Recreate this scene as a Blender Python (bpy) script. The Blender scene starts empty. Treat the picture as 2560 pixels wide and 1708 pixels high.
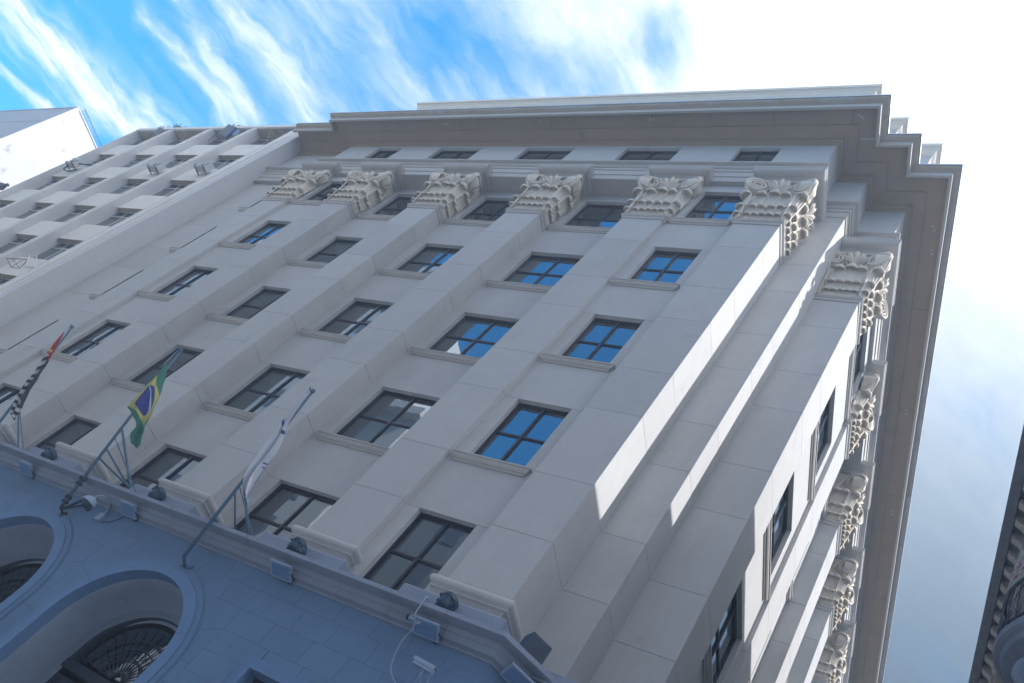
import bpy, math, random
from mathutils import Matrix, Vector
from mathutils import noise as mnoise
random.seed(7)
PI = math.pi
S = bpy.context.scene
COL = S.collection

# ------------------------------------------------------------------ camera, sky, sun, exposure
cam = bpy.data.objects.new('camera', bpy.data.cameras.new('camera'))
COL.objects.link(cam)
CAM_ROT = ((0.81565551, 0.20330489, 0.54163937), (-0.17517483, -0.80548407, 0.56613531), (0.55137996, -0.55665297, -0.62138363))
cam.matrix_world = Matrix.Translation((6.9179, -11.1376, 3.1949)) @ Matrix(CAM_ROT).transposed().to_4x4()
cam.data.sensor_width = 36
cam.data.lens = 2087.545 / 2560 * 36
cam.data.shift_x = (1280 - 1155.618) / 2560
cam.data.shift_y = (1036.454 - 854) / 2560
cam.data.clip_end = 3000
S.camera = cam

SUN = Vector((1, .3, 1.24)).normalized()
world = bpy.data.worlds.new('World')
S.world = world
world.use_nodes = True
WN = world.node_tree
WN.nodes.clear()
wout = WN.nodes.new('ShaderNodeOutputWorld')
wbg = WN.nodes.new('ShaderNodeBackground')
WN.links.new(wbg.outputs[0], wout.inputs[0])
SKY_STRENGTH = .15

class NT:
    """tiny expression helper for math nodes"""
    def __init__(s, tree): s.t = tree
    def n(s, typ, **kw):
        x = s.t.nodes.new(typ)
        for k, v in kw.items(): setattr(x, k, v)
        return x
    def put(s, sock, v):
        if isinstance(v, (int, float)): sock.default_value = v
        elif isinstance(v, (tuple, list)): sock.default_value = v
        else: s.t.links.new(v, sock)
    def m(s, op, *a, clamp=False):
        x = s.n('ShaderNodeMath', operation=op, use_clamp=clamp)
        for i, v in enumerate(a): s.put(x.inputs[i], v)
        return x.outputs[0]
    def xyz(s, x, y, z=0.0):
        c = s.n('ShaderNodeCombineXYZ')
        for i, v in enumerate((x, y, z)): s.put(c.inputs[i], v)
        return c.outputs[0]
    def noise(s, vec, scale, detail=4, rough=.55, dist=0, out=0):
        x = s.n('ShaderNodeTexNoise')
        s.put(x.inputs['Vector'], vec); x.inputs['Scale'].default_value = scale
        x.inputs['Detail'].default_value = detail; x.inputs['Roughness'].default_value = rough
        x.inputs['Distortion'].default_value = dist
        return x.outputs[out]
    def ramp(s, v, lo, hi, a=0.0, b=1.0):
        x = s.n('ShaderNodeMapRange', interpolation_type='SMOOTHSTEP')
        s.put(x.inputs[0], v)
        for i, q in enumerate((lo, hi, a, b)): s.put(x.inputs[i + 1], q)
        return x.outputs[0]
    def mix(s, f, a, b, blend='MIX'):
        x = s.n('ShaderNodeMix', data_type='RGBA', blend_type=blend)
        s.put(x.inputs[0], f)
        for sock, v in ((x.inputs[6], a), (x.inputs[7], b)):
            if isinstance(v, tuple) and len(v) == 3: v = (*v, 1)
            s.put(sock, v)
        return x.outputs[2]

w = NT(WN)
sky = w.n('ShaderNodeTexSky', sky_type='NISHITA', sun_disc=False)
sky.sun_elevation = math.asin(SUN.z)
sky.sun_rotation = math.atan2(SUN.x, SUN.y)
sky.altitude = 760
sky.air_density = 1.0
sky.dust_density = .4
sky.ozone_density = 2.0
tc = w.n('ShaderNodeTexCoord')
sep = w.n('ShaderNodeSeparateXYZ')
WN.links.new(tc.outputs['Generated'], sep.inputs[0])
dx, dy, dz = sep.outputs
zz = w.m('MAXIMUM', dz, .12)
PX = w.m('DIVIDE', dx, zz)
PY = w.m('DIVIDE', dy, zz)
pv = w.xyz(PX, PY)
# slow warp so that the streaks bend
wn = w.noise(pv, 2.2, 3, .5, out=1)
wsep = w.n('ShaderNodeSeparateXYZ'); WN.links.new(wn, wsep.inputs[0])
wn2 = w.noise(pv, 11, 5, .6, out=1)
wsep2 = w.n('ShaderNodeSeparateXYZ'); WN.links.new(wn2, wsep2.inputs[0])
ax = w.m('ADD', w.m('ADD', PX, w.m('MULTIPLY', w.m('SUBTRACT', wsep.outputs[0], .5), .16)), w.m('MULTIPLY', w.m('SUBTRACT', wsep2.outputs[0], .5), .06))
ay = w.m('ADD', w.m('ADD', PY, w.m('MULTIPLY', w.m('SUBTRACT', wsep.outputs[1], .5), .16)), w.m('MULTIPLY', w.m('SUBTRACT', wsep2.outputs[1], .5), .06))
# wisps stretched along (.55,.83)
def lin(a, b, c): return w.m('ADD', w.m('ADD', w.m('MULTIPLY', ax, a), w.m('MULTIPLY', ay, b)), c)
along = lin(.58, .81, 0)
across = lin(.81, -.58, 0)
wisp = w.noise(w.xyz(w.m('MULTIPLY', along, 1.3), w.m('MULTIPLY', across, 4.2)), 2.4, 9, .62, .35)
puff = w.noise(w.xyz(ax, ay, 3.1), 3.4, 10, .6, .2)
fine = w.noise(w.xyz(w.m('MULTIPLY', along, 1.2), w.m('MULTIPLY', across, 3.0), 7.7), 9, 8, .65, .3)
body = w.m('ADD', w.m('ADD', w.m('MULTIPLY', wisp, .42), w.m('MULTIPLY', puff, .33)), w.m('MULTIPLY', fine, .25))
# coverage: clear to the west, closing towards the sun side, thinner to the south
cov = w.ramp(PX, -1.65, -.55, -.03, .17)
cov = w.m('ADD', cov, w.ramp(PX, -.70, -.15, 0, .38))
cov = w.m('SUBTRACT', cov, w.m('MULTIPLY', w.ramp(PY, .05, -.40, 0, .50), w.ramp(PX, .1, -.35)))
# long cirrus streaks (distance to a line, gaussian)
def streak(x0, y0, x1, y1, wd, amp, ext=.2):
    L = math.hypot(x1 - x0, y1 - y0); ux, uy = (x1 - x0) / L, (y1 - y0) / L
    t = w.m('ADD', w.m('ADD', w.m('MULTIPLY', ax, ux), w.m('MULTIPLY', ay, uy)), -(x0 * ux + y0 * uy))
    d = w.m('ADD', w.m('ADD', w.m('MULTIPLY', ax, -uy), w.m('MULTIPLY', ay, ux)), (x0 * uy - y0 * ux))
    g = w.m('EXPONENT', w.m('MULTIPLY', w.m('POWER', w.m('DIVIDE', d, wd), 2), -1))
    e = w.m('MULTIPLY', w.ramp(t, -ext, 0), w.ramp(t, L + ext, L))
    return w.m('MULTIPLY', w.m('MULTIPLY', g, e), amp)
st = streak(-1.86, .02, -1.46, .40, .075, .30)
for q in ((-1.38, .16, -1.25, .37, .032, .20, .05), (-1.31, .05, -1.21, .33, .030, .17, .1),
          (-1.95, .19, -1.82, .29, .022, .26, .04), (-1.18, .02, -1.04, .36, .05, .16, .2)):
    st = w.m('ADD', st, streak(*q))
st = w.m('MULTIPLY', st, w.m('ADD', .25, w.m('MULTIPLY', fine, 1.5)))
def hole(x, y, r, amp):
    d2 = w.m('ADD', w.m('POWER', w.m('SUBTRACT', ax, x), 2), w.m('POWER', w.m('SUBTRACT', ay, y), 2))
    return w.m('MULTIPLY', w.m('EXPONENT', w.m('DIVIDE', d2, -r * r)), -amp)
for q in ((-.755, .215, .06, .16), (-.64, .275, .07, .10), (-.51, .30, .06, .12), (-.405, .262, .042, .20), (-.93, .22, .06, .06), (-.05, .69, .09, .17), (-.03, .86, .08, .12),
          (-.03, 1.22, .14, .09), (-1.47, .14, .13, .12)):
    st = w.m('ADD', st, hole(*q))
dens = w.m('ADD', w.m('ADD', body, cov), st)
mask = w.ramp(dens, .40, .98)
cl_dim = w.ramp(w.m('ARCTAN2', dy, w.m('ABSOLUTE', dz)), .20, 1.0, 1.0, .18)
cl_dim = w.m('MAXIMUM', cl_dim, w.ramp(dx, -.35, -.75, .18, 1.0))
shade = w.ramp(fine, .3, .7, .95, 1.04)
sd = w.m('ADD', w.m('ADD', w.m('MULTIPLY', dx, SUN.x), w.m('MULTIPLY', dy, SUN.y)), w.m('MULTIPLY', dz, SUN.z))
glow = w.m('ADD', 1.0, w.m('MULTIPLY', w.m('POWER', w.m('MAXIMUM', sd, 0), 7), 1.6))
clb = w.m('MULTIPLY', w.m('MULTIPLY', cl_dim, shade), glow)
ccol = w.mix(cl_dim, (.50, .74, 1.0), (1.0, 1.01, 1.04))
cmul = w.n('ShaderNodeVectorMath', operation='SCALE')
WN.links.new(ccol, cmul.inputs[0]); w.put(cmul.inputs['Scale'], w.m('MULTIPLY', clb, 2.5))
blue = w.mix(1.0, sky.outputs[0], (.016, .60, .82), 'MULTIPLY')
bdim = w.n('ShaderNodeVectorMath', operation='SCALE')
WN.links.new(blue, bdim.inputs[0]); w.put(bdim.inputs['Scale'], w.m('MULTIPLY', w.m('POWER', cl_dim, .5), 1.0))
final = w.mix(w.m('MULTIPLY', w.m('POWER', mask, 1.25), .98), bdim.outputs[0], cmul.outputs[0])
WN.links.new(final, wbg.inputs[0])
wbg.inputs[1].default_value = SKY_STRENGTH

sun = bpy.data.objects.new('sun', bpy.data.lights.new('sun', 'SUN'))
COL.objects.link(sun)
sun.data.energy = 2.0
sun.data.angle = math.radians(.53)
sun.data.color = (1, .965, .92)
sun.rotation_euler = SUN.to_track_quat('Z', 'Y').to_euler()
sun.location = (30, 10, 60)
S.view_settings.view_transform = 'Standard'
S.view_settings.look = 'None'
S.view_settings.exposure = 2.0
S.view_settings.gamma = 1
S.view_settings.use_curve_mapping = False
S.cycles.max_bounces = 8
S.cycles.diffuse_bounces = 4
S.cycles.glossy_bounces = 3

# ------------------------------------------------------------------ materials
def mat(name, col, rough=.85, var=.10, scale=2.0, bump=.0, bscale=60, streaks=.0, spec=.3, metal=0, rand=.06, dirt=None, dirtamt=0., dirtscale=1.2):
    m = bpy.data.materials.new(name); m.use_nodes = True
    t = m.node_tree; b = t.nodes['Principled BSDF']; q = NT(t)
    b.inputs['Roughness'].default_value = rough
    b.inputs['Specular IOR Level'].default_value = spec
    b.inputs['Metallic'].default_value = metal
    g = q.n('ShaderNodeNewGeometry')
    pos = g.outputs['Position']
    n1 = q.noise(pos, scale, 6, .6)
    n2 = q.noise(pos, scale * 11, 5, .6)
    val = q.m('ADD', q.m('MULTIPLY', q.m('SUBTRACT', n1, .5), var * 2.2), q.m('MULTIPLY', q.m('SUBTRACT', n2, .5), var * 1.1))
    oi = q.n('ShaderNodeObjectInfo')
    val = q.m('ADD', val, q.m('MULTIPLY', q.m('SUBTRACT', oi.outputs['Random'], .5), rand))
    if streaks:
        mp = q.n('ShaderNodeMapping'); mp.inputs['Scale'].default_value = (5, 5, .35)
        t.links.new(pos, mp.inputs[0])
        n3 = q.noise(mp.outputs[0], 2.2, 6, .65)
        val = q.m('ADD', val, q.m('MULTIPLY', q.m('SUBTRACT', n3, .5), streaks))
    val = q.m('ADD', val, 1.0)
    vm = q.n('ShaderNodeVectorMath', operation='SCALE')
    vm.inputs[0].default_value = col; q.put(vm.inputs['Scale'], val)
    c = vm.outputs[0]
    if dirt:
        nd = q.noise(pos, dirtscale, 8, .7, .5)
        c = q.mix(q.ramp(nd, .56, .72, 0, dirtamt), c, dirt)
    t.links.new(c, b.inputs['Base Color'])
    if bump:
        bp_ = q.n('ShaderNodeBump'); bp_.inputs['Strength'].default_value = bump; bp_.inputs['Distance'].default_value = .02
        q.put(bp_.inputs['Height'], q.noise(pos, bscale, 4, .6))
        t.links.new(bp_.outputs[0], b.inputs['Normal'])
    return m

M = {}
M['wall'] = mat('wall_stone', (.46, .465, .478), var=.09, scale=1.1, bump=.15, bscale=90, streaks=.15, rand=.08, dirt=(.35, .345, .35), dirtamt=.45, dirtscale=.9)
M['podjoint'] = mat('podium_mortar_veil_blue', (.11, .18, .30), var=.1)  # darker step of the veil blue put into the podium stone
M['joint'] = mat('joint_mortar', (.13, .12, .115), var=.1)
M['trim'] = mat('trim_stone', (.45, .44, .43), var=.09, scale=2.5, bump=.15, streaks=.12, rand=.03)
M['soffit'] = mat('soffit_render', (.36, .295, .245), var=.10, scale=1.3, bump=.2, bscale=40, streaks=.03, rand=.0, dirt=(.20, .18, .16), dirtamt=.35)
M['cornice'] = mat('cornice_render', (.44, .39, .34), var=.12, scale=1.8, bump=.2, streaks=.2, rand=.0, dirt=(.20, .18, .165), dirtamt=.6, dirtscale=2.2)
M['capital'] = mat('carved_stone', (.66, .61, .54), var=.10, scale=5, bump=.25, bscale=70, rand=.04)
M['podium'] = mat('podium_granite_veil_blue', (.125, .215, .36), rough=.7, var=.10, scale=1.4, bump=.25, bscale=120, streaks=.10, rand=.06, dirt=(.13, .17, .26), dirtamt=.5, dirtscale=.8)  # blue veil over the lower view is put into this stone colour
M['podband'] = mat('podium_smooth_granite_veil_blue', (.125, .225, .40), rough=.6, var=.10, scale=1.8, bump=.1, streaks=.06, dirt=(.13, .16, .22), dirtamt=.6, dirtscale=.9)  # same veil blue put into the smooth stone
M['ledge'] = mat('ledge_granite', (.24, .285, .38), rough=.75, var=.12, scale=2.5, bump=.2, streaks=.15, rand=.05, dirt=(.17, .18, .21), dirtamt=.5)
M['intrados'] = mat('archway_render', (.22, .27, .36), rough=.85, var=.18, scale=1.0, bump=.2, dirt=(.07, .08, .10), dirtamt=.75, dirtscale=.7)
M['frame'] = mat('window_frame_paint', (.022, .028, .05), rough=.35, var=.1, spec=.5, rand=0)
M['flash'] = mat('zinc_flashing', (.55, .60, .68), rough=.45, var=.15, scale=4, metal=.3, streaks=.2)
M['blindcloth'] = mat('blind_cloth', (.20, .23, .28), var=.05, rand=.3)
M['dark'] = mat('dark_interior', (.03, .03, .032), var=.2, rand=.4)
M['iron'] = mat('wrought_iron', (.035, .05, .075), rough=.5, var=.2, metal=.2)
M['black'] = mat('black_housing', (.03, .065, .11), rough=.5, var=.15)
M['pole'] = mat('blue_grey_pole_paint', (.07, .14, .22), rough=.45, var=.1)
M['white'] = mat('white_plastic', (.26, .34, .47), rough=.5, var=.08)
M['nbwall'] = mat('pebble_dash', (.62, .62, .65), var=.09, scale=6, bump=.9, bscale=38, streaks=.04, rand=.02, dirt=(.60, .60, .62), dirtamt=.3, dirtscale=3.5)
M['nbsmooth'] = mat('neighbour_render', (.74, .73, .71), var=.08, scale=1.2, bump=.15, streaks=.12, rand=.05, dirt=(.64, .56, .46), dirtamt=.5, dirtscale=.7)
M['nbsoff'] = mat('neighbour_soffit', (.40, .36, .32), var=.12, scale=2, bump=.3, bscale=40)
M['nbframe'] = mat('aluminium_frame', (.55, .57, .60), rough=.4, var=.08, metal=.4)
M['tower'] = mat('white_tower_render', (.50, .51, .54), var=.08, scale=.35, bump=.1, rand=0, streaks=.06, dirt=(.24, .23, .24), dirtamt=.8, dirtscale=.8)
M['towerf'] = mat('grey_tower_render', (.50, .49, .52), var=.10, scale=.25, streaks=.15, rand=0)
M['ladder'] = mat('blue_steel', (.03, .12, .30), rough=.5)
M['acwhite'] = mat('air_conditioner_paint', (.50, .51, .52), rough=.5, var=.08)
M['rust'] = mat('rusty_steel', (.24, .20, .18), rough=.8, var=.3)
M['oldstone'] = mat('weathered_stone', (.19, .22, .28), var=.3, scale=3, bump=.5, bscale=25, dirt=(.08, .10, .14), dirtamt=.7, dirtscale=2)
M['oldstone2'] = mat('tan_stone', (.34, .34, .36), var=.2, scale=3, bump=.3, bscale=30, dirt=(.16, .14, .13), dirtamt=.5)
M['asphalt'] = mat('asphalt', (.06, .06, .062), var=.2, scale=.8, bump=.3, bscale=80)
M['streetstone'] = mat('pale_street_paving', (.25, .265, .29), var=.12, scale=1.0)
M['paving'] = mat('paving_stone', (.24, .25, .27), var=.12, scale=1.2)
M['oldenv'] = mat('grey_block_render', (.34, .35, .38), var=.1, scale=.3)
M['envA'] = mat('beige_facade_render', (.72, .69, .65), var=.08, scale=.3, streaks=.1)
M['envB'] = mat('pale_facade_render', (.78, .77, .76), var=.08, scale=.3, streaks=.1)
M['leafplant'] = mat('rooftop_foliage', (.05, .09, .03), var=.4, scale=6)

def glass_mat(name, tint, refl, base):
    m = bpy.data.materials.new(name); m.use_nodes = True
    t = m.node_tree; q = NT(t); t.nodes.clear()
    out = q.n('ShaderNodeOutputMaterial')
    gl = q.n('ShaderNodeBsdfGlossy'); gl.inputs['Roughness'].default_value = .012; gl.inputs['Color'].default_value = (*refl, 1)
    tr = q.n('ShaderNodeBsdfTransparent'); tr.inputs['Color'].default_value = (*tint, 1)
    lw = q.n('ShaderNodeFresnel'); lw.inputs['IOR'].default_value = 1.5
    g = q.n('ShaderNodeNewGeometry')
    bmp = q.n('ShaderNodeBump'); bmp.inputs['Strength'].default_value = .35; bmp.inputs['Distance'].default_value = .004
    q.put(bmp.inputs['Height'], q.noise(g.outputs['Position'], 1.3, 2, .5))
    t.links.new(bmp.outputs[0], gl.inputs['Normal'])
    mx = q.n('ShaderNodeMixShader')
    f = q.m('ADD', q.m('MULTIPLY', lw.outputs[0], 1.6), base, clamp=True)
    t.links.new(f, mx.inputs[0]); t.links.new(tr.outputs[0], mx.inputs[1]); t.links.new(gl.outputs[0], mx.inputs[2])
    t.links.new(mx.outputs[0], out.inputs[0])
    return m
M['glass'] = glass_mat('window_glass', (.50, .52, .60), (.66, .76, .86), .22)
M['nbglass'] = glass_mat('neighbour_glass', (.3, .32, .36), (.8, .85, .9), .12)

def emit(name, col, st):
    m = bpy.data.materials.new(name); m.use_nodes = True
    b = m.node_tree.nodes['Principled BSDF']
    b.inputs['Base Color'].default_value = (*col, 1)
    b.inputs['Emission Color'].default_value = (*col, 1); b.inputs['Emission Strength'].default_value = st
    return m
M['lamp'] = emit('warm_tube_light', (1, .72, .35), 3.0)
M['lampdim'] = emit('warm_chandelier', (.9, .85, .8), .7)

# ------------------------------------------------------------------ mesh helpers
class MB:
    def __init__(s): s.v = []; s.f = []; s.m = []
    def add(s, vs, fs, mi=0):
        o = len(s.v); s.v += [tuple(p) for p in vs]
        s.f += [tuple(o + i for i in f) for f in fs]; s.m += [mi] * len(fs)
        return s
    def box(s, x0, x1, y0, y1, z0, z1, mi=0, T=None):
        vs = [(x0, y0, z0), (x1, y0, z0), (x1, y1, z0), (x0, y1, z0), (x0, y0, z1), (x1, y0, z1), (x1, y1, z1), (x0, y1, z1)]
        if T: vs = [T @ Vector(p) for p in vs]
        return s.add(vs, [(3, 2, 1, 0), (4, 5, 6, 7), (0, 1, 5, 4), (1, 2, 6, 5), (2, 3, 7, 6), (3, 0, 4, 7)], mi)
    def prism(s, poly, y0, y1, mi=0):
        """poly in (x,z), extruded along y"""
        n = len(poly)
        vs = [(x, y0, z) for x, z in poly] + [(x, y1, z) for x, z in poly]
        fs = [tuple(range(n)), tuple(range(2 * n - 1, n - 1, -1))] + [(i, i + n, (i + 1) % n + n, (i + 1) % n) for i in range(n)]
        return s.add(vs, fs, mi)
    def tube(s, pts, r, seg=8, mi=0, cap=True):
        pts = [Vector(p) for p in pts]; n = len(pts)
        rs = r if isinstance(r, (list, tuple)) else [r] * n
        vs = []; prev = None
        for i, p in enumerate(pts):
            d = (pts[min(i + 1, n - 1)] - pts[max(i - 1, 0)]).normalized()
            if prev is None:
                a = Vector((0, 0, 1)) if abs(d.z) < .9 else Vector((1, 0, 0))
                u = d.cross(a).normalized()
            else:
                u = (prev - d * prev.dot(d)).normalized()
            prev = u; v = d.cross(u)
            vs += [p + (u * math.cos(2 * PI * k / seg) + v * math.sin(2 * PI * k / seg)) * rs[i] for k in range(seg)]
        fs = [(i * seg + k, i * seg + (k + 1) % seg, (i + 1) * seg + (k + 1) % seg, (i + 1) * seg + k) for i in range(n - 1) for k in range(seg)]
        if cap: fs += [tuple(range(seg - 1, -1, -1)), tuple((n - 1) * seg + k for k in range(seg))]
        return s.add(vs, fs, mi)
    def grid(s, fn, nu, nv, mi=0):
        vs = [fn(i / nu, j / nv) for j in range(nv + 1) for i in range(nu + 1)]
        fs = [(j * (nu + 1) + i, j * (nu + 1) + i + 1, (j + 1) * (nu + 1) + i + 1, (j + 1) * (nu + 1) + i) for j in range(nv) for i in range(nu)]
        return s.add(vs, fs, mi)
    def lathe(s, prof, seg=20, T=None, mi=0):
        vs = []
        for r, z in prof:
            for k in range(seg):
                a = 2 * PI * k / seg; p = Vector((r * math.cos(a), r * math.sin(a), z))
                vs.append(T @ p if T else p)
        n = len(prof)
        fs = [(i * seg + k, i * seg + (k + 1) % seg, (i + 1) * seg + (k + 1) % seg, (i + 1) * seg + k) for i in range(n - 1) for k in range(seg)]
        return s.add(vs, fs, mi)
    def mesh(s, name, mats, smooth=False):
        me = bpy.data.meshes.new(name); me.from_pydata(s.v, [], s.f)
        if not isinstance(mats, (list, tuple)): mats = [mats]
        for q in mats: me.materials.append(q)
        me.polygons.foreach_set('material_index', s.m)
        if smooth: me.polygons.foreach_set('use_smooth', [True] * len(s.f))
        me.update(); return me

def link(name, me, parent=None, matrix=None, **props):
    o = bpy.data.objects.new(name, me); COL.objects.link(o)
    if parent: o.parent = parent
    if matrix is not None: o.matrix_local = matrix
    for k, v in props.items(): o[k] = v
    return o
def thing(name, label, cat, loc=(0, 0, 0), group=None, me=None, rot=None):
    o = bpy.data.objects.new(name, me); COL.objects.link(o); o.location = loc
    if rot: o.rotation_euler = rot
    o['label'] = label; o['category'] = cat
    if group: o['group'] = group
    return o
_bx = {}
def boxmesh(w_, d_, h_, m, name='block'):
    k = (round(w_, 3), round(d_, 3), round(h_, 3), m)
    if k not in _bx:
        _bx[k] = MB().box(0, w_, 0, d_, 0, h_).mesh(name, M[m])
    return _bx[k]
def ibox(name, x0, x1, y0, y1, z0, z1, m, parent, fr=None):
    mt = (fr or Matrix()) @ Matrix.Translation((x0, y0, z0))
    return link(name, boxmesh(x1 - x0, y1 - y0, z1 - z0, m, name), parent, mt)

def offs(path, p):
    out = []; n = len(path)
    nr = []
    for i in range(n - 1):
        a, b = path[i], path[i + 1]; L = math.hypot(b[0] - a[0], b[1] - a[1])
        nr.append(((b[1] - a[1]) / L, -(b[0] - a[0]) / L))
    for i in range(n):
        if i == 0: v = nr[0]
        elif i == n - 1: v = nr[-1]
        else:
            a, b = nr[i - 1], nr[i]; k = 1 + a[0] * b[0] + a[1] * b[1]
            v = ((a[0] + b[0]) / k, (a[1] + b[1]) / k)
        out.append((path[i][0] + v[0] * p, path[i][1] + v[1] * p))
    return out
def sweep(path, prof, mb=None, mi=0, closed=True, sub=0):
    """profile (p outward, z) carried along a plan path; closed profile gives a solid with end caps"""
    mb = mb or MB()
    if sub:
        q = []
        for a, b in zip(path, path[1:]):
            k = max(1, int(math.hypot(b[0] - a[0], b[1] - a[1]) / sub))
            q += [(a[0] + (b[0] - a[0]) * i / k, a[1] + (b[1] - a[1]) * i / k) for i in range(k)]
        path = q + [path[-1]]
    rows = [[(x, y, z) for x, y in offs(path, p)] for p, z in prof]
    n = len(path); m_ = len(prof)
    vs = [r[i] for i in range(n) for r in rows]
    fs = []
    for i in range(n - 1):
        for j in range(m_ if closed else m_ - 1):
            k = (j + 1) % m_
            fs.append((i * m_ + j, (i + 1) * m_ + j, (i + 1) * m_ + k, i * m_ + k))
    if closed: fs += [tuple(range(m_)), tuple((n - 1) * m_ + j for j in range(m_ - 1, -1, -1))]
    return mb.add(vs, fs, mi)
def arcp(p0, z0, p1, z1, n=6, bulge=1):
    """quarter curve between two profile points; bulge=1 convex (ovolo), -1 concave (cove)"""
    out = []
    for i in range(1, n):
        a = PI / 2 * i / n
        if bulge > 0: out.append((p0 + (p1 - p0) * math.sin(a), z0 + (z1 - z0) * (1 - math.cos(a))))
        else: out.append((p0 + (p1 - p0) * (1 - math.cos(a)), z0 + (z1 - z0) * math.sin(a)))
    return out

# ------------------------------------------------------------------ ground and streets
GZ = 1.6
link('street', MB().box(-90, 60, -20.9, -3.2, GZ - .118, GZ - .05).mesh('street', M['streetstone']), kind='structure')
link('ground', MB().box(-300, 300, -300, 300, GZ - .5, GZ - .12).mesh('ground', M['asphalt']), kind='structure')
link('pavement', MB().box(-60, 3.4, -3.2, 60, GZ - .118, GZ).mesh('pavement', M['paving']), kind='structure')
link('pavement_opposite', MB().box(6.2, 14, -9, 60, GZ - .118, GZ).mesh('pavement_opposite', M['paving']), kind='structure')

# ------------------------------------------------------------------ main building
B = thing('office_building', 'neoclassical grey stone office building with carved Corinthian pier capitals and a stepped corner', 'building')
TH = math.atan(.018)
FA = Matrix()                                                    # street front, local x along the wall, local y into it
FB = Matrix.Translation((2.287, 2.34, 0)) @ Matrix.Rotation(PI / 2 + TH, 4, 'Z')   # side street front
dB = (-math.sin(TH), math.cos(TH))
def bpt(u, v=0):  # side street local -> plan
    return (2.287 + dB[0] * u - dB[1] * v, 2.34 + dB[1] * u + dB[0] * v)
R = [12.612, 16.80, 21.0, 25.195, 29.39]
MID = [14.364, 18.549, 22.75]
JZ = [11.0, 12.612, 14.364, 16.80, 18.549, 21.0, 22.75, 25.195, 26.75]
G = .006
BEND = 36.0
DS, DD = .153, .648
pA = [(-22.33, -20.894), (-18.63, -17.23), (-14.10, -12.70), (-9.57, -8.17), (-5.056, -3.656)]
pB = [4.556 + 4.553 * i for i in range(7)]

def pier(fr, x0, x1, y0, y1, zs=JZ, tag=None):
    core = link('pier', MB().box(x0 + .02, x1 - .02, y0 + .02, y1, zs[0] - .9, 29.9).mesh('pier', M['joint']), B, fr)
    for a, b in zip(zs, zs[1:]):
        ibox('stone_block', x0, x1, y0, y1 - .004, a + G, b - G, 'wall', core)
    # plain shaft behind the capital, pedestal under the base
    ibox('shaft', x0 + .004, x1 - .004, y0 + .004, y1 - .006, 26.75, 29.9, 'wall', core)
    return core
def wrap(x0, x1, y0, yl, yr, prof, name, m, fr=FA, parent=None, smooth=False):
    mb = sweep([(x0, yl), (x0, y0), (x1, y0), (x1, yr)], prof)
    return link(name, mb.mesh(name, M[m], smooth), parent or B, fr)

ASTR = [(-.05, 26.73), (.028, 26.73), (.034, 26.76), (.034, 26.80), (.05, 26.83)] + [(.05 + .045 * math.sin(PI * i / 6), 26.83 + .16 * i / 6) for i in range(1, 6)] + [(.05, 26.99), (.02, 27.03), (-.05, 27.05)]
ABAC = [(-.08, 29.59), (.15, 29.59), (.15, 29.74), (.165, 29.75), (.165, 29.79), (.195, 29.80), (.195, 29.85), (.21, 29.86)] + arcp(.21, 29.86, .44, 30.07, 7, 1) + [(.44, 30.08), (.455, 30.09), (.455, 30.15), (.44, 30.16), (-.08, 30.17)]
BASE = [(-.05, 9.9), (.07, 9.9), (.07, 10.60)] + arcp(.07, 10.60, .14, 10.69, 4, -1) + [(.14, 10.69), (.14, 10.73), (.155, 10.74)] + [(.105 + .105 * math.cos(-1.05 + 2.6 * i / 11), 10.845 + .11 * math.sin(-1.05 + 2.6 * i / 11)) for i in range(12)] + [(.06, 10.965), (.03, 10.97), (.008, 11.0), (-.05, 11.0)]

# ---- carved capitals -------------------------------------------------
def leafmesh(W, H, pb, rc, n1=10, n2=9):
    mb = MB()
    def fn(u, t):
        s = u * 2 - 1
        edge = math.sqrt(max(0, 1 - abs(s) ** 2.6))
        if t < .55:
            q = t / .55
            z = H * q
            p = .008 + pb * q ** 2.2 + .020 * edge
            wd = W * (.94 + .06 * q)
            fl = .014 * math.cos(5 * PI * s) * (1 - .2 * q) + .014 * math.exp(-(s / .13) ** 2)
        else:
            q = (t - .55) / .45; a = -.25 + q * 4.4
            r_ = rc * (.18 + .82 * edge)
            z = H + rc * .25 + r_ * math.sin(a)
            p = .008 + pb + .020 * edge + r_ * (.97 - math.cos(a))
            wd = W * (1.0 - .15 * math.sin(PI * min(1, q * 1.2) * .5))
            fl = .005 * math.cos(5 * PI * s) * (1 - q) * edge
        return (s * wd * .5, -(p + fl), z)
    mb.grid(fn, n1 * 2, n2 * 2)
    return mb.mesh('acanthus_leaf', M['capital'], True)
LEAF = [leafmesh(.235, .235, .03, .056), leafmesh(.288, .45, .045, .068), leafmesh(.385, .71, .07, .094)]

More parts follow.
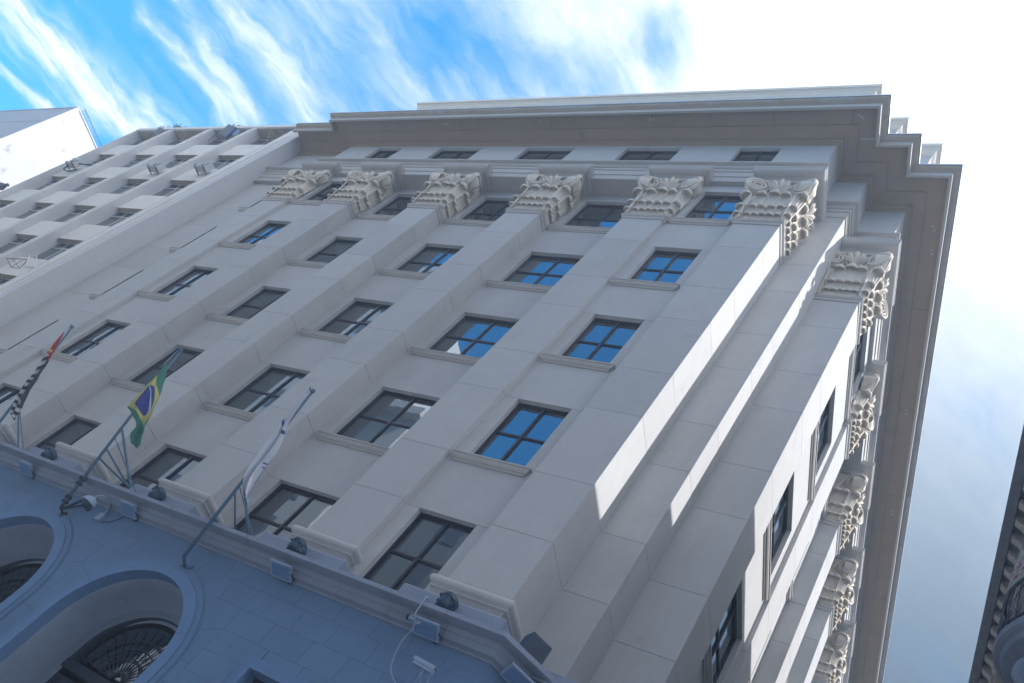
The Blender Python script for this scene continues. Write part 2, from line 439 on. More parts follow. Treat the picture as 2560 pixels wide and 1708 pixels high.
def flare(u, hw):
    return .06 + .24 * max(0, (abs(u) - .12) / (hw + .2)) ** 1.5
def volutemesh(hw, sgn):
    """one spiral face; local x across the pier face measured from its centre, z above 27"""
    mb = MB()
    cx, cz, R0 = sgn * (hw + .02), 2.10, .37
    def P3(x, z, lift): return (x, -(flare(x, hw) + lift + .03 * max(0, (z - 1.6))), z)
    # disc body
    nseg = 26
    for r0, r1, l0, l1 in ((.001, .12, .02, .015), (.12, R0 * .62, .015, .01), (R0 * .62, R0, .01, .01)):
        vs = []; fs = []
        for k in range(nseg):
            a = 2 * PI * k / nseg
            vs += [P3(cx + r0 * math.cos(a), cz + r0 * math.sin(a), l0), P3(cx + r1 * math.cos(a), cz + r1 * math.sin(a), l1)]
        fs = [(2 * k, 2 * k + 1, (2 * k + 3) % (2 * nseg), (2 * k + 2) % (2 * nseg)) for k in range(nseg)]
        mb.add(vs, fs)
    vs = []; 
    for k in range(nseg):
        a = 2 * PI * k / nseg
        p = P3(cx + R0 * math.cos(a), cz + R0 * math.sin(a), .01); vs += [p, (p[0] * .985, .06, p[2])]
    mb.add(vs, [(2 * k, 2 * k + 1, (2 * k + 3) % (2 * nseg), (2 * k + 2) % (2 * nseg)) for k in range(nseg)])
    # ridge: stalk, then spiral inwards
    pts = []; rr = []
    for i in range(10):
        q = i / 9
        x = sgn * (.07 + (hw * .55) * q ** 1.3); z = 1.25 + (cz + R0 - .05 - 1.25) * (q ** .8)
        pts.append((x, z)); rr.append(.030 + .012 * q)
    a0 = math.atan2(pts[-1][1] - cz, (pts[-1][0] - cx) * sgn)
    turns = 2.9
    for i in range(1, 84):
        q = i / 83; a = a0 - q * turns * 2 * PI
        rad = (R0 - .055) * (1 - q) ** .92 + .04
        pts.append((cx + sgn * rad * math.cos(a), cz + rad * math.sin(a))); rr.append(.034 * (1 - q) + .020)
    mb.tube([P3(x, z, .05) for x, z in pts], rr, 6)
    mb.tube([P3(x - sgn * .075, z - .02, .04) for x, z in pts[:12]], .022, 5)
    return mb.mesh('volute', M['capital'], True)
def palmette(hw):
    mb = MB()
    for k, L in ((-2, .40), (-1, .50), (0, .56), (1, .50), (2, .40)):
        a = k * .50
        def fn(u, t, a=a, L=L):
            s = u * 2 - 1; wd = (.02 + .065 * (t / .7) ** 1.2) if t < .7 else .085 * math.sqrt(max(.02, 1 - ((t - .7) / .3) ** 2))
            r = L * t; x = math.sin(a) * r + math.cos(a) * s * wd; z = 1.90 + math.cos(a) * r - math.sin(a) * s * wd
            p = .15 + .15 * t + .08 * math.sin(PI * t ** 1.3) * (1 - s * s) + .012 * math.cos(2 * PI * s) * t
            if t > .9: p += .03 * math.sin((t - .9) * 15)
            return (x, -p, z)
        mb.grid(fn, 8, 12)
    return mb.mesh('palmette', M['capital'], True)
_vol = {}
def vol(hw, s):
    k = (round(hw, 2), s)
    if k not in _vol: _vol[k] = volutemesh(hw, s)
    return _vol[k]
_pal = palmette(.7)

def capital(fr, x0, x1, y0, dl, dr, join=False, left=True):
    """dl, dr: depths of the left and right flank (None: no flank)"""
    W_ = x1 - x0; cx = (x0 + x1) / 2
    z0 = 27.05
    bell = sweep([(x0, y0 + dl), (x0, y0), (x1, y0), (x1, y0 + dr)],
                 [(-.1, z0), (.01, z0), (.02, z0 + .22), (.045, z0 + .30), (.055, z0 + .70), (.085, z0 + .85), (.08, z0 + 1.35), (.05, z0 + 1.6), (.05, 29.55), (.05, 29.60), (-.1, 29.60)])
    core = link('capital', bell.mesh('capital', M['capital']), B, fr)
    items = []
    faces = [(Matrix.Translation((cx, y0, 0)), W_, 3, True)]
    fl = Matrix.Translation((x1, y0 + dr / 2, 0)) @ Matrix.Rotation(PI / 2, 4, 'Z')
    faces.append((fl, dr, 0, False))
    if left and dl > .3:
        faces.append((Matrix.Translation((x0, y0 + dl / 2, 0)) @ Matrix.Rotation(-PI / 2, 4, 'Z'), dl, 0, False))
    rows = [(0, 27.02, .235, .005), (1, 27.24, .27, .04), (2, 27.70, .36, .075)]
    for F_, wd, _, front in faces:
        for ri, (k, zb, sp, pb) in enumerate(rows):
            if front: n = (5, 4, 3)[ri]
            else: n = max(0, int(round(wd / sp)) - (0 if wd < 1 else 1))
            if wd < .25: n = 0
            for i in range(n):
                u = (i + .5) / n * (wd - (.26 if front else .10)) - (wd - (.26 if front else .10)) / 2
                tall = (ri == 2 and front and i == 1)
                s = 1.12 if tall else 1.0
                items.append(('acanthus_leaf', LEAF[k], F_ @ Matrix.Translation((u, -pb, zb)) @ Matrix.Diagonal((1, 1, s, 1)) @ Matrix.Rotation(random.uniform(-.03, .03), 4, 'Y')))
    # diagonal corner leaves
    for xx, rot in ((x1, PI / 4), (x0, -PI / 4)):
        for ri, (k, zb, sp, pb) in enumerate(rows):
            items.append(('acanthus_leaf', LEAF[k], Matrix.Translation((xx, y0, zb)) @ Matrix.Rotation(rot, 4, 'Z') @ Matrix.Translation((0, -pb * .9 - .0, 0)) @ Matrix.Diagonal((1.12, 1.25, 1, 1))))
    zt = Matrix.Translation((0, 0, 27.0))
    hw = W_ / 2
    for s in (-1, 1): items.append(('volute', vol(hw, s), faces[0][0] @ zt))
    items.append(('palmette', _pal, faces[0][0] @ zt))
    # flank volutes
    def flank(F_, dd, s):
        h2 = .70
        items.append(('volute', vol(h2, s), F_ @ Matrix.Translation((-s * (h2 - dd / 2), 0, 0)) @ zt))
        if dd > 1:
            items.append(('volute', vol(h2, -s), F_ @ Matrix.Translation((s * (h2 - dd / 2) * 1.0, 0, 0)) @ zt))
            items.append(('palmette', _pal, F_ @ zt))
    flank(faces[1][0], dr, -1)
    if left and dl > .3: flank(faces[2][0], dl, 1)
    # corner scroll edge
    for xx, sg in ((x1, 1), (x0, -1)):
        mb = MB()
        d = Vector((sg * .7071, -.7071, 0))
        pts = []; rr = []
        for i in range(15):
            a = -2.0 + 4.4 * i / 14
            pts.append(Vector((xx, y0, 29.10)) + d * (.24 + .22 * math.cos(a) * (.85 if a < 0 else 1)) + Vector((0, 0, .38 * math.sin(a)))); rr.append(.07)
        mb.tube(pts, rr, 7)
        for a in (.55, .85, 1.15):
            c = Vector((xx, y0, 29.10)) + d * (.24 + .27 * math.cos(a)) + Vector((0, 0, .43 * math.sin(a)))
            mb.lathe([(0, -.045), (.04, -.02), (.045, .02), (0, .045)], 6, Matrix.Translation(c))
        items.append(('scroll_edge', mb.mesh('scroll_edge', M['capital'], True), Matrix()))
    if not join:
        for nme, me, mt in items: link(nme, me, core, mt)
    else:
        mb = MB()
        for nme, me, mt in items:
            mb.add([mt @ v.co for v in me.vertices], [tuple(p.vertices) for p in me.polygons])
        link('carved_foliage', mb.mesh('carved_foliage', M['capital'], True), core, None, kind='stuff')
    return core

depthR = {0: DS, 1: DD, 2: DD, 3: DD, 4: DS}
depthL = {0: DD, 1: DS, 2: DD, 3: DD, 4: DD}
for i, (a, b) in enumerate(pA):
    pier(FA, a, b, 0, 1.1)
    wrap(a, b, 0, depthL[i], depthR[i], ASTR, 'astragal', 'trim', smooth=False)
    wrap(a, b, 0, depthL[i], depthR[i], ABAC, 'abacus', 'trim')
    wrap(a, b, 0, depthL[i], depthR[i], BASE, 'pier_base', 'wall')
    capital(FA, a, b, 0, depthL[i], depthR[i])
# stepped corner
pier(FA, -1.397, 0, 0, 1.303)
wrap(-1.397, 0, 0, DS, 1.303, ASTR, 'astragal', 'trim')
wrap(-1.397, 0, 0, DS, 1.303, ABAC, 'abacus', 'trim')
wrap(-1.397, 0, 0, DS, 1.303, BASE, 'pier_base', 'wall')
capital(FA, -1.397, 0, 0, DS, 1.303)
core = link('corner_step', MB().box(-.6, 1.0, 1.32, 3.0, 9.6, 29.92).mesh('corner_step', M['joint']), B)
JS = [9.7] + JZ[1:8] + [26.9, 29.93]
for a, b in zip(JS, JS[1:]): ibox('stone_block', -.5, 1.017, 1.303, 2.5, a + G, b - G, 'wall', core)
pier(FA, 1.0, 2.287, 2.34, 3.755, [9.7] + JZ[1:])
FC = [(1.017, 2.34), (2.287, 2.34), bpt(1.415), bpt(1.415, .13)]
for prof, nm in ((ASTR, 'astragal'), (ABAC, 'abacus')):
    link(nm, sweep(FC, prof).mesh(nm, M['trim']), B)
capital(FA, 1.017, 2.287, 2.34, .1, 1.415, left=False)
for i, u in enumerate(pB):
    pier(FB, u, u + 1.4, 0, 1.1, [9.7] + JZ[1:])
    l, r = (.131 if i == 0 else .605), .605
    for prof, nm in ((ASTR, 'astragal'), (ABAC, 'abacus')): wrap(u, u + 1.4, 0, l, r, prof, nm, 'trim', FB)
    capital(FB, u, u + 1.4, 0, l, r, join=i > 1)

# ---- windows -----------------------------------------------------------
_win = {}
def window(fr, x0, x1, y, z0, z1, sill=True, split=True, blinds=False, light=None, fm='frame', inset=.13):
    """glass about .2 m behind the wall face y"""
    W_, H_ = x1 - x0, z1 - z0
    key = (round(W_, 2), round(H_, 2), split)
    if key not in _win:
        mb = MB(); t = .046
        mb.box(0, t, 0, .09, 0, H_).box(W_ - t, W_, 0, .09, 0, H_).box(t, W_ - t, 0, .09, H_ - t, H_).box(t, W_ - t, 0, .09, 0, t)
        # inner casement edge
        for a, b in ((t, W_ / 2 - .03), (W_ / 2 + .03, W_ - t)):
            for c, d in (((t, H_ * .5 - .02), (H_ * .5 + .02, H_ - t)) if split else ((t, H_ - t),)):
                e = .026
                mb.box(a, a + e, .03, .08, c, d).box(b - e, b, .03, .08, c, d).box(a + e, b - e, .03, .08, c, c + e).box(a + e, b - e, .03, .08, d - e, d)
        mb.box(W_ / 2 - .025, W_ / 2 + .025, .0, .09, t, H_ - t)
        if split: mb.box(t, W_ / 2 - .03, .01, .08, H_ / 2 - .02, H_ / 2 + .02).box(W_ / 2 + .03, W_ - t, .01, .08, H_ / 2 - .02, H_ / 2 + .02)
        fmsh = mb.mesh('window', M[fm])
        pw, ph = W_ / 2 - .03 - t - .06, (H_ / 2 - .02 - t - .06 if split else H_ - 2 * t - .06)
        pm = MB().box(-pw / 2 - .01, pw / 2 + .01, -.003, .003, -ph / 2 - .01, ph / 2 + .01).mesh('pane', M['glass'])
        im = MB(); D = 1.6
        im.add([(0, 0, 0), (W_, 0, 0), (W_, D, 0), (0, D, 0), (0, 0, H_), (W_, 0, H_), (W_, D, H_), (0, D, H_)],
               [(0, 1, 2, 3), (4, 7, 6, 5), (1, 5, 6, 2), (2, 6, 7, 3), (3, 7, 4, 0)])
        _win[key] = (fmsh, pm, im.mesh('interior', M['dark']), pw, ph, t)
    fmsh, pm, im, pw, ph, t = _win[key]
    wo = link('window', fmsh, B, fr @ Matrix.Translation((x0, y + inset, z0)))
    for sx in (0, 1):
        for sz in ((0, 1) if split else (0,)):
            px = (t + .03 + pw / 2) if sx == 0 else (W_ - t - .03 - pw / 2)
            pz = (t + .03 + ph / 2) if sz == 0 else (H_ - t - .03 - ph / 2)
            tilt = Matrix.Rotation(math.radians(random.gauss(0, .12)), 4, 'X') @ Matrix.Rotation(math.radians(random.gauss(0, .12)), 4, 'Z')
            link('pane', pm, wo, Matrix.Translation((px, .055, pz)) @ tilt)
    link('interior', im, wo, Matrix.Translation((0, .1, 0)))
    if blinds:
        mb = MB()
        for k in range(int(H_ / .12)):
            mb.box(.06, W_ - .06, .16, .17, .08 + k * .12, .08 + k * .12 + .055)
        link('blind', mb.mesh('blind', M['nbsoff']), wo)
    if split and not light and fr is FA:
        q = random.random()
        if q < .45:
            hh = H_ * random.choice((.25, .45, .5, .7))
            link('roller_blind', boxmesh(W_ - .14, .01, hh, 'blindcloth', 'roller_blind'), wo, Matrix.Translation((.07, .20, H_ - hh - .05)))
    if light:
        lx, lz, lw = light
        link('tube_light', boxmesh(lw, .05, .02, 'lamp', 'tube_light'), wo, Matrix.Translation((lx, .6, lz)))
    if sill:
        k = ('sill', round(W_, 2))
        if k not in _win:
            a, b = -.19, W_ + .12 if W_ < 2 else W_ + .19
            prof = [(-.02, -.235), (.03, -.235), (.045, -.20), (.045, -.185), (.075, -.17), (.10, -.12), (.105, -.085), (.105, -.05), (.13, -.045), (.13, -.005), (-.02, .0)]
            mb = sweep([(a, .10), (a, 0), (b, 0), (b, .10)], prof)
            mb.box(0, W_, -.01, .13, -.1, .0)
            _win[k] = mb.mesh('sill', M['trim'])
        link('sill', _win[k], wo, Matrix.Translation((0, -inset, 0)))
    return wo

def wallbay(fr, x0, x1, d, w0, w1, ztop, name='bay_wall', zlow=9.7, light={}):
    """wall between two piers, recessed by d, one window per storey"""
    core = MB()
    T = .30
    pan = []
    heads = R
    zprev = zlow
    for k, h in enumerate(heads):
        s = h - 2.34
        if s - zprev > .05: pan.append((x0, x1, zprev, s))
        pan.append((x0, w0, s, h)); pan.append((w1, x1, s, h))
        zprev = h
    pan.append((x0, x1, zprev, ztop))
    for a, b, c, e in pan:
        ca, cb = a, b
        if abs(a - w1) < 1e-6: ca = a + .03
        if abs(b - w0) < 1e-6: cb = b - .03
        hc = c in [h for h in heads] and a == x0 and b == x1
        core.box(ca, cb, d + .03, d + T, c + (.03 if hc else 0), e - (.03 if (a == x0 and b == x1 and e != ztop) else 0))
    co = link(name, core.mesh(name, M['joint']), B, fr)
    for a, b, c, e in pan:
        full = a == x0 and b == x1
        g1 = G if (not full or c > zlow) else 0
        ibox('stone_panel', a + (0 if abs(a - w1) > 1e-6 else 0), b, d, d + T - .01, c + g1 * .8, e - g1 * .8, 'wall', co)
    for k, h in enumerate(heads):
        window(fr, w0, w1, d, h - 2.34, h, sill=k > 0, light=light.get(k), inset=.13 if x0 > -26 or fr is FB else .012)
    return co
bays = [(-26.45, -22.33, DD, -24.15, -22.66, 30.0, {}), (-20.894, -18.63, DS, -20.52, -19.05, 29.93, {}),
        (-17.23, -14.10, DD, -16.81, -14.55, 29.93, {4: (1.0, 2.0, .12)}), (-12.70, -9.57, DD, -12.276, -10.03, 29.93, {4: (1.1, 2.0, .10)}),
        (-8.17, -5.056, DD, -7.749, -5.50, 29.93, {4: (1.45, 2.05, .38)}), (-3.656, -1.397, DS, -3.253, -1.779, 29.93, {})]
for x0, x1, d, w0, w1, zt, lt in bays: wallbay(FA, x0, x1, d, w0, w1, zt, light=lt)
us = [1.415] + [u + 1.4 for u in pB]
ue = pB + [BEND]
for i, (a, b) in enumerate(zip(us, ue)):
    if b - a < 1: continue
    wallbay(FB, a, b, .131 if i == 0 else .605, a + .40, b - .40, 29.93)

# ---- entablature ---------------------------------------------------------
PATH = [(-26.45, .47), (-22.445, .47), (-22.445, 0), (0, 0), (0, 1.303), (1.017, 1.303), (1.017, 2.34), (2.287, 2.34), bpt(BEND)]
ARCH = [(-.72, 29.93), (0, 29.93), (0, 30.27), (.035, 30.285), (.035, 30.62), (.07, 30.635), (.07, 30.80)] + arcp(.07, 30.80, .12, 30.85, 3, 1) + [(.13, 30.86), (.13, 30.885)] + arcp(.13, 30.885, .22, 30.95, 4, -1) + [(.225, 30.955), (.225, 30.985), (.256, 30.99), (.256, 31.07), (.0, 31.10), (-.72, 31.10)]
link('architrave', sweep(PATH, ARCH).mesh('architrave', M['trim']), B)
# attic wall with small windows
AW = [(-20.49, -19.03), (-16.80, -14.53), (-12.25, -9.97), (-7.70, -5.46), (-3.235, -1.775)]
az0, az1, ah = 31.45, 33.0, 33.42
mb = MB(); x = -22.445
for a, b in AW:
    mb.box(x, a, 0, .3, 31.10, ah); mb.box(a, b, 0, .3, 31.10, az0); mb.box(a, b, 0, .3, az1, ah); x = b
mb.box(x, -.3, 0, .3, 31.10, ah)
for p, q in (((-26.45, .47), (-22.445, .47)),): mb.box(p[0], q[0], .47, .8, 31.10, ah)
mb.box(-22.445, -22.145, .3, .8, 31.10, ah)
sweep([(-.3, 0), (0, 0), (0, 1.303), (1.017, 1.303), (1.017, 2.34), (2.287, 2.34), bpt(BEND)], [(-.3, 31.10), (0, 31.10), (0, ah), (-.3, ah)], mb)
link('attic_wall', mb.mesh('attic_wall', M['wall']), B)
for a, b in AW: window(FA, a, b, 0, az0, az1, sill=False, split=False, blinds=True)
# main cornice
CORN = [(-.5, 33.20), (.0, 33.20), (.03, 33.21), (.03, 33.26), (.05, 33.28), (.075, 33.33), (.075, 33.37), (.125, 33.39), (.14, 33.42)] + arcp(.14, 33.42, .50, 33.68, 7, -1) + [(.50, 33.68), (.535, 33.69), (.535, 33.735)]
COR2 = [(.535, 33.735), (1.13, 33.735), (1.13, 33.46), (1.16, 33.43)]
COR3 = [(1.16, 33.43), (1.245, 33.43), (1.245, 33.675)]
COR4 = [(1.245, 33.675), (1.275, 33.68), (1.275, 33.71), (1.30, 33.72), (1.34, 33.735), (1.37, 33.745), (1.395, 33.76), (1.42, 33.785), (1.425, 33.82), (1.425, 33.85)]
link('bed_moulding', sweep(PATH, CORN, closed=False).mesh('bed_moulding', M['soffit']), B)
link('cornice_soffit', sweep(PATH, COR2, closed=False).mesh('cornice_soffit', M['soffit']), B)
link('corona', sweep(PATH, COR3, closed=False).mesh('corona', M['trim']), B)
link('cornice_gutter_moulding', sweep(PATH, COR4, closed=False).mesh('cornice_gutter_moulding', M['cornice']), B)
link('flashing', sweep(PATH, [(1.425, 33.85), (1.46, 33.83), (1.465, 33.88), (.9, 33.95), (-.5, 33.99)], closed=False).mesh('flashing', M['flash']), B)
# left end return of the cornice
for pr, m in ((CORN + COR2[1:] + COR3[1:] + COR4[1:] + [(-.5, 33.9)], 'soffit'),):
    pass
# repaired patches on the gutter moulding
for xa, xb, za in ((-22.0, -21.6, 0), (-17.8, -17.45, 0), (-17.2, -16.8, 0), (-13.6, -13.1, 0), (-11.6, -9.3, 0), (-4.7, -4.5, 0), (-2.55, -2.35, 0), (-.75, .35, 0)):
    link('patch', sweep([(xa, 0), (xb, 0)], [(1.30, 33.716), (1.345, 33.728), (1.40, 33.752), (1.432, 33.785), (1.432, 33.82)], closed=False).mesh('patch', M['trim']), B)
for y0_, x0_, x1_ in ((1.303, .62, 1.75),):
    link('patch', sweep([(x0_, y0_), (x1_, y0_)], [(1.30, 33.716), (1.345, 33.728), (1.40, 33.752), (1.432, 33.785), (1.432, 33.82)], closed=False).mesh('patch', M['trim']), B)
for u in (7.2, 9.0, 10.6, 13.1, 16.2, 20.5, 25.0):
    link('patch', sweep([bpt(u), bpt(u + .5 + (u % 1))], [(1.30, 33.716), (1.345, 33.728), (1.40, 33.752), (1.432, 33.785), (1.432, 33.82)], closed=False).mesh('patch', M['trim']), B)
# soffit vents and soffit joints
vm = MB().lathe([(0, -.012), (.042, -.012), (.055, 0), (.055, .004)], 12).mesh('soffit_vent', M['trim'])
vents = [(-16.9, -.83), (-16.77, -.82), (-7.0, -.84), (-6.86, -.85), (.52, -.85), (.61, -.80), (.67, -.72), (-11.9, -.83), (3.12, 3.05), (3.17, 3.2), (3.17, 3.95), (3.2, 4.1)]
vents += [(bpt(u, -.83)) for u in (8.6, 8.8, 14.1, 14.3, 19.4, 19.6, 24.6, 24.8)]
for vx, vy in vents: link('soffit_vent', vm, B, Matrix.Translation((vx, vy, 33.733)))
for xx in (-20.5, -16.0, -11.4, -6.9, -2.3, .32): ibox('soffit_joint', xx, xx + .012, -1.12, -.54, 33.729, 33.733, 'joint', B)
for u in (4, 8.6, 13.2, 17.8, 22.4, 27): ibox('soffit_joint', u, u + .012, -1.12, -.54, 33.729, 33.733, 'joint', B, FB)
# top storey set back above the cornice
TOPP = PATH[2:]
link('top_storey', sweep([(-22.445, 2.5)] + TOPP, [(-.5, 33.9), (-.09, 33.9), (-.09, 38.65), (-.5, 38.65)]).mesh('top_storey', M['wall']), B)
TC = [(-.5, 38.6), (-.07, 38.6), (-.06, 38.66), (-.03, 38.68), (-.03, 38.74), (.0, 38.78), (.03, 38.86), (.03, 38.90), (.06, 38.93), (.09, 38.97), (.10, 39.02), (.135, 39.03), (.173, 39.04), (.173, 39.26), (-.5, 39.3)]
link('top_cornice', sweep([(-22.445, 2.5)] + TOPP, TC).mesh('top_cornice', M['capital']), B)
ibox('roof', -22.3, -.6, .5, 36, 39.0, 39.1, 'asphalt', B)
ibox('roof', -.6, 1.4, 3.2, 36, 39.0, 39.1, 'asphalt', B)
ibox('light_leak_block', -26.3, 0.0, 3.3, 36, 1.7, 33.8, 'dark', B)  # unseen dark box added inside to stop light leaking through

# ---- podium: ledge, ashlar wall, arches ---------------------------------------
PY0 = -.40
XC = .62       # where the front turns into the splayed corner
PODP = [(-40, PY0), (XC, PY0), (XC + 2.2, PY0 + 2.2), (XC + 2.2, 36)]
LED = [(-.3, 9.47), (.0, 9.47), (.025, 9.475), (.04, 9.50), (.10, 9.515), (.15, 9.52), (.15, 9.655), (.17, 9.665), (.18, 9.70), (.205, 9.735), (.22, 9.745)] + arcp(.22, 9.745, .44, 9.765, 6, 1) + [(.45, 9.765), (.45, 9.85), (.42, 9.87), (-.5, 9.90), (-.5, 9.5)]
PODL = [(x_, y_) for x_, y_ in PODP]
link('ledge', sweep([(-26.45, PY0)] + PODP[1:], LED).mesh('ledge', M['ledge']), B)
mb = MB()
for k in range(22):
    xx = -26 + k * 1.22 + random.uniform(-.1, .1)
    if xx < XC: sweep([(xx, PY0), (xx + .007, PY0)], [(p + .0025, z + (-.002 if z < 9.8 else .001)) for p, z in LED[1:-3]], mb, closed=False)
link('ledge_joint', mb.mesh('ledge_joint', M['joint']), B, None, kind='stuff')
ibox('terrace_floor', -26.4, 2.2, -.1, 2.3, 9.7, 9.93, 'ledge', B)
# low plinths standing on the terrace under each pier base
PL = [(-.05, 9.9), (.40, 9.9), (.40, 10.34), (.38, 10.37), (-.05, 10.38)]
for a, b in pA: wrap(a, b, 0, .5, .5, PL, 'plinth', 'ledge')
wrap(-1.397, 0, 0, .15, 1.0, PL, 'plinth', 'ledge')

AX = [-6.615 - 4.53 * i for i in range(4)]
ZC, RO, RB = 6.89, 1.655, 1.90
zs = [6.62, 7.12, 7.61, 8.09, 8.59, 9.07, 9.47]
wallcore = MB()
HB = 2.265
def arcpts(cx, r, a0, a1, n): return [(cx + r * math.cos(a0 + (a1 - a0) * i / n), ZC + r * math.sin(a0 + (a1 - a0) * i / n)) for i in range(n + 1)]
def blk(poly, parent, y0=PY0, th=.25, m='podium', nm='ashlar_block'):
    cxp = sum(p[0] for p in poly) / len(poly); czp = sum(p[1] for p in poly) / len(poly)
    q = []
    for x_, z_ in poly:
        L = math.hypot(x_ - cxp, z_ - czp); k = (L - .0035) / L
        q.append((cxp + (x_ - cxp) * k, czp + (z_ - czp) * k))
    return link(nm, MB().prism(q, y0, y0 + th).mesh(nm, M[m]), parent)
pw = link('podium_wall', None, B)
wc = MB()
x_left = AX[-1] - HB
# dark joint backing as a sheet with arched openings
for cx in AX:
    top = arcpts(cx, RO + .1, PI, 0, 24)
    for (xa, za), (xb, zb) in zip(top, top[1:]): wc.box(xa, xb, PY0 + .03, PY0 + .24, max(za, zb) , 9.47)
    wc.box(cx - HB, cx - RO - .1, PY0 + .03, PY0 + .24, GZ, 9.47); wc.box(cx + RO + .1, cx + HB, PY0 + .03, PY0 + .24, GZ, 9.47)
wx0, wx1, wz1 = -3.14, -1.35, 7.64
wc.box(AX[0] + HB, wx0 - .06, PY0 + .03, PY0 + .24, GZ, 9.47); wc.box(wx0 - .06, wx1 + .06, PY0 + .03, PY0 + .24, wz1 + .06, 9.47); wc.box(wx1 + .06, XC, PY0 + .03, PY0 + .24, GZ, 9.47)
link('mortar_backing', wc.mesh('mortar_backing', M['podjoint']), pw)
pj = [(28.5, 8.09), (47.5, 8.59), (61, 9.07), (75.5, 9.47)]
PJ = []
for a, z in pj:
    a = math.radians(a); x_ = (z - ZC) / math.tan(a); PJ.append((a, HB if x_ > HB - .15 else x_, z))
for cx in AX:
    for sg in (1, -1):
        def mir(poly): return [(cx + sg * (x_), z_) for x_, z_ in poly]
        # radial stones
        low = [(HB, 7.61)]
        r = RO + .1
        blk(mir([(r * math.cos(.2), ZC + r * math.sin(.2)), (HB, 7.12 if False else ZC + .35), (HB, 8.09), (r * math.cos(PJ[0][0]), ZC + r * math.sin(PJ[0][0]))]), pw)
        for (a, x_, z_), (a2, x2, z2) in zip(PJ, PJ[1:]):
            blk(mir([(r * math.cos(a), ZC + r * math.sin(a)), (x_, z_), (x_, z2), (x2, z2), (r * math.cos(a2), ZC + r * math.sin(a2))]), pw)
            if HB - x_ > .12:
                nb = 1 if HB - x_ < 1.0 else 2
                for k in range(nb):
                    xa = x_ + (HB - x_) * k / nb; xb = x_ + (HB - x_) * (k + 1) / nb
                    if k == nb - 1 and sg == -1 and cx != AX[-1]: continue      # one stone bridges two arches
                    if k == nb - 1 and cx != AX[0] and sg == 1: xb = 2 * HB - x_ - (HB - x_) * (nb - 1) / nb
                    blk(mir([(xa, z_), (xb, z_), (xb, z2), (xa, z2)]), pw)
        for za, zb in ((6.25, 6.75), (5.75, 6.25), (5.25, 5.75), (4.75, 5.25), (4.25, 4.75)):
            blk(mir([(RO + .1, za), (HB, za), (HB, zb), (RO + .1, zb)]), pw)
        blk(mir([(RO + .1, 6.75), (HB, 6.75), (HB, ZC + .35), (r * math.cos(.2), ZC + .35)]), pw)
    a, x_, z_ = PJ[-1]
    r = RO + .1
    blk([(cx - r * math.cos(a), ZC + r * math.sin(a)), (cx + r * math.cos(a), ZC + r * math.sin(a)), (cx + x_, z_), (cx - x_, z_)], pw)
# running courses right of the last arch, stones up to the splayed corner
xr0 = AX[0] + HB
zc = [4.2, 4.68, 5.17, 5.66, 6.15, 6.64, 7.13, 7.61, 8.09, 8.59, 9.07, 9.47]
for k, (za, zb) in enumerate(zip(zc, zc[1:])):
    xs = [xr0]; xx = xr0 + (.45 if k % 2 else .9)
    while xx < XC - .25: xs.append(xx); xx += .88 + .12 * math.sin(k * 3.1 + xx)
    xs.append(XC)
    for a, b in zip(xs, xs[1:]):
        segs = [(a, b, za, zb)]
        if za < wz1:
            segs = []
            if a < wx0: segs.append((a, min(b, wx0), za, zb))
            if b > wx1: segs.append((max(a, wx1), b, za, zb))
            if zb > wz1 and b > wx0 and a < wx1: segs.append((max(a, wx0), min(b, wx1), wz1, zb))
        for s_ in segs:
            if s_[1] - s_[0] > .05 and s_[3] - s_[2] > .05: blk([(s_[0], s_[2]), (s_[1], s_[2]), (s_[1], s_[3]), (s_[0], s_[3])], pw)
# splayed corner stones
FS = Matrix.Translation((XC, PY0, 0)) @ Matrix.Rotation(PI / 4, 4, 'Z')
ibox('corner_backing', 0, 3.1, .03, .3, GZ, 9.47, 'joint', pw, FS)
for k, (za, zb) in enumerate(zip(zc, zc[1:])):
    xs = [0, .75 if k % 2 else 1.1, 1.9 if k % 2 else 2.3, 3.11]
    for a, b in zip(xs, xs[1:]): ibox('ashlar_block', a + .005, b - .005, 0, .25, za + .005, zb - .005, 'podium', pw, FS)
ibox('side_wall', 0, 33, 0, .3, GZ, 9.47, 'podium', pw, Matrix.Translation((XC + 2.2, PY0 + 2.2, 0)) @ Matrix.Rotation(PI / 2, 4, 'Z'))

# arch surround, intrados, iron fanlight
def archring(cx, r0, r1, y0, y1, mb, z_low=2.2, n=40, mi=0):
    a = [(cx + r0, z_low)] + arcpts(cx, r0, 0, PI, n) + [(cx - r0, z_low)]
    b = [(cx + r1, z_low)] + arcpts(cx, r1, 0, PI, n) + [(cx - r1, z_low)]
    N = len(a)
    vs = [(p[0], y0, p[1]) for p in a] + [(p[0], y0, p[1]) for p in b] + [(p[0], y1, p[1]) for p in a] + [(p[0], y1, p[1]) for p in b]
    fs = []
    for i in range(N - 1):
        fs += [(i, i + 1, N + i + 1, N + i), (N + i, N + i + 1, 3 * N + i + 1, 3 * N + i), (i + 1, i, 2 * N + i, 2 * N + i + 1), (2 * N + i, 3 * N + i, 3 * N + i + 1, 2 * N + i + 1)]
    mb.add(vs, fs, mi)
IY = .62       # plane of the fanlight
CZ2 = 6.72
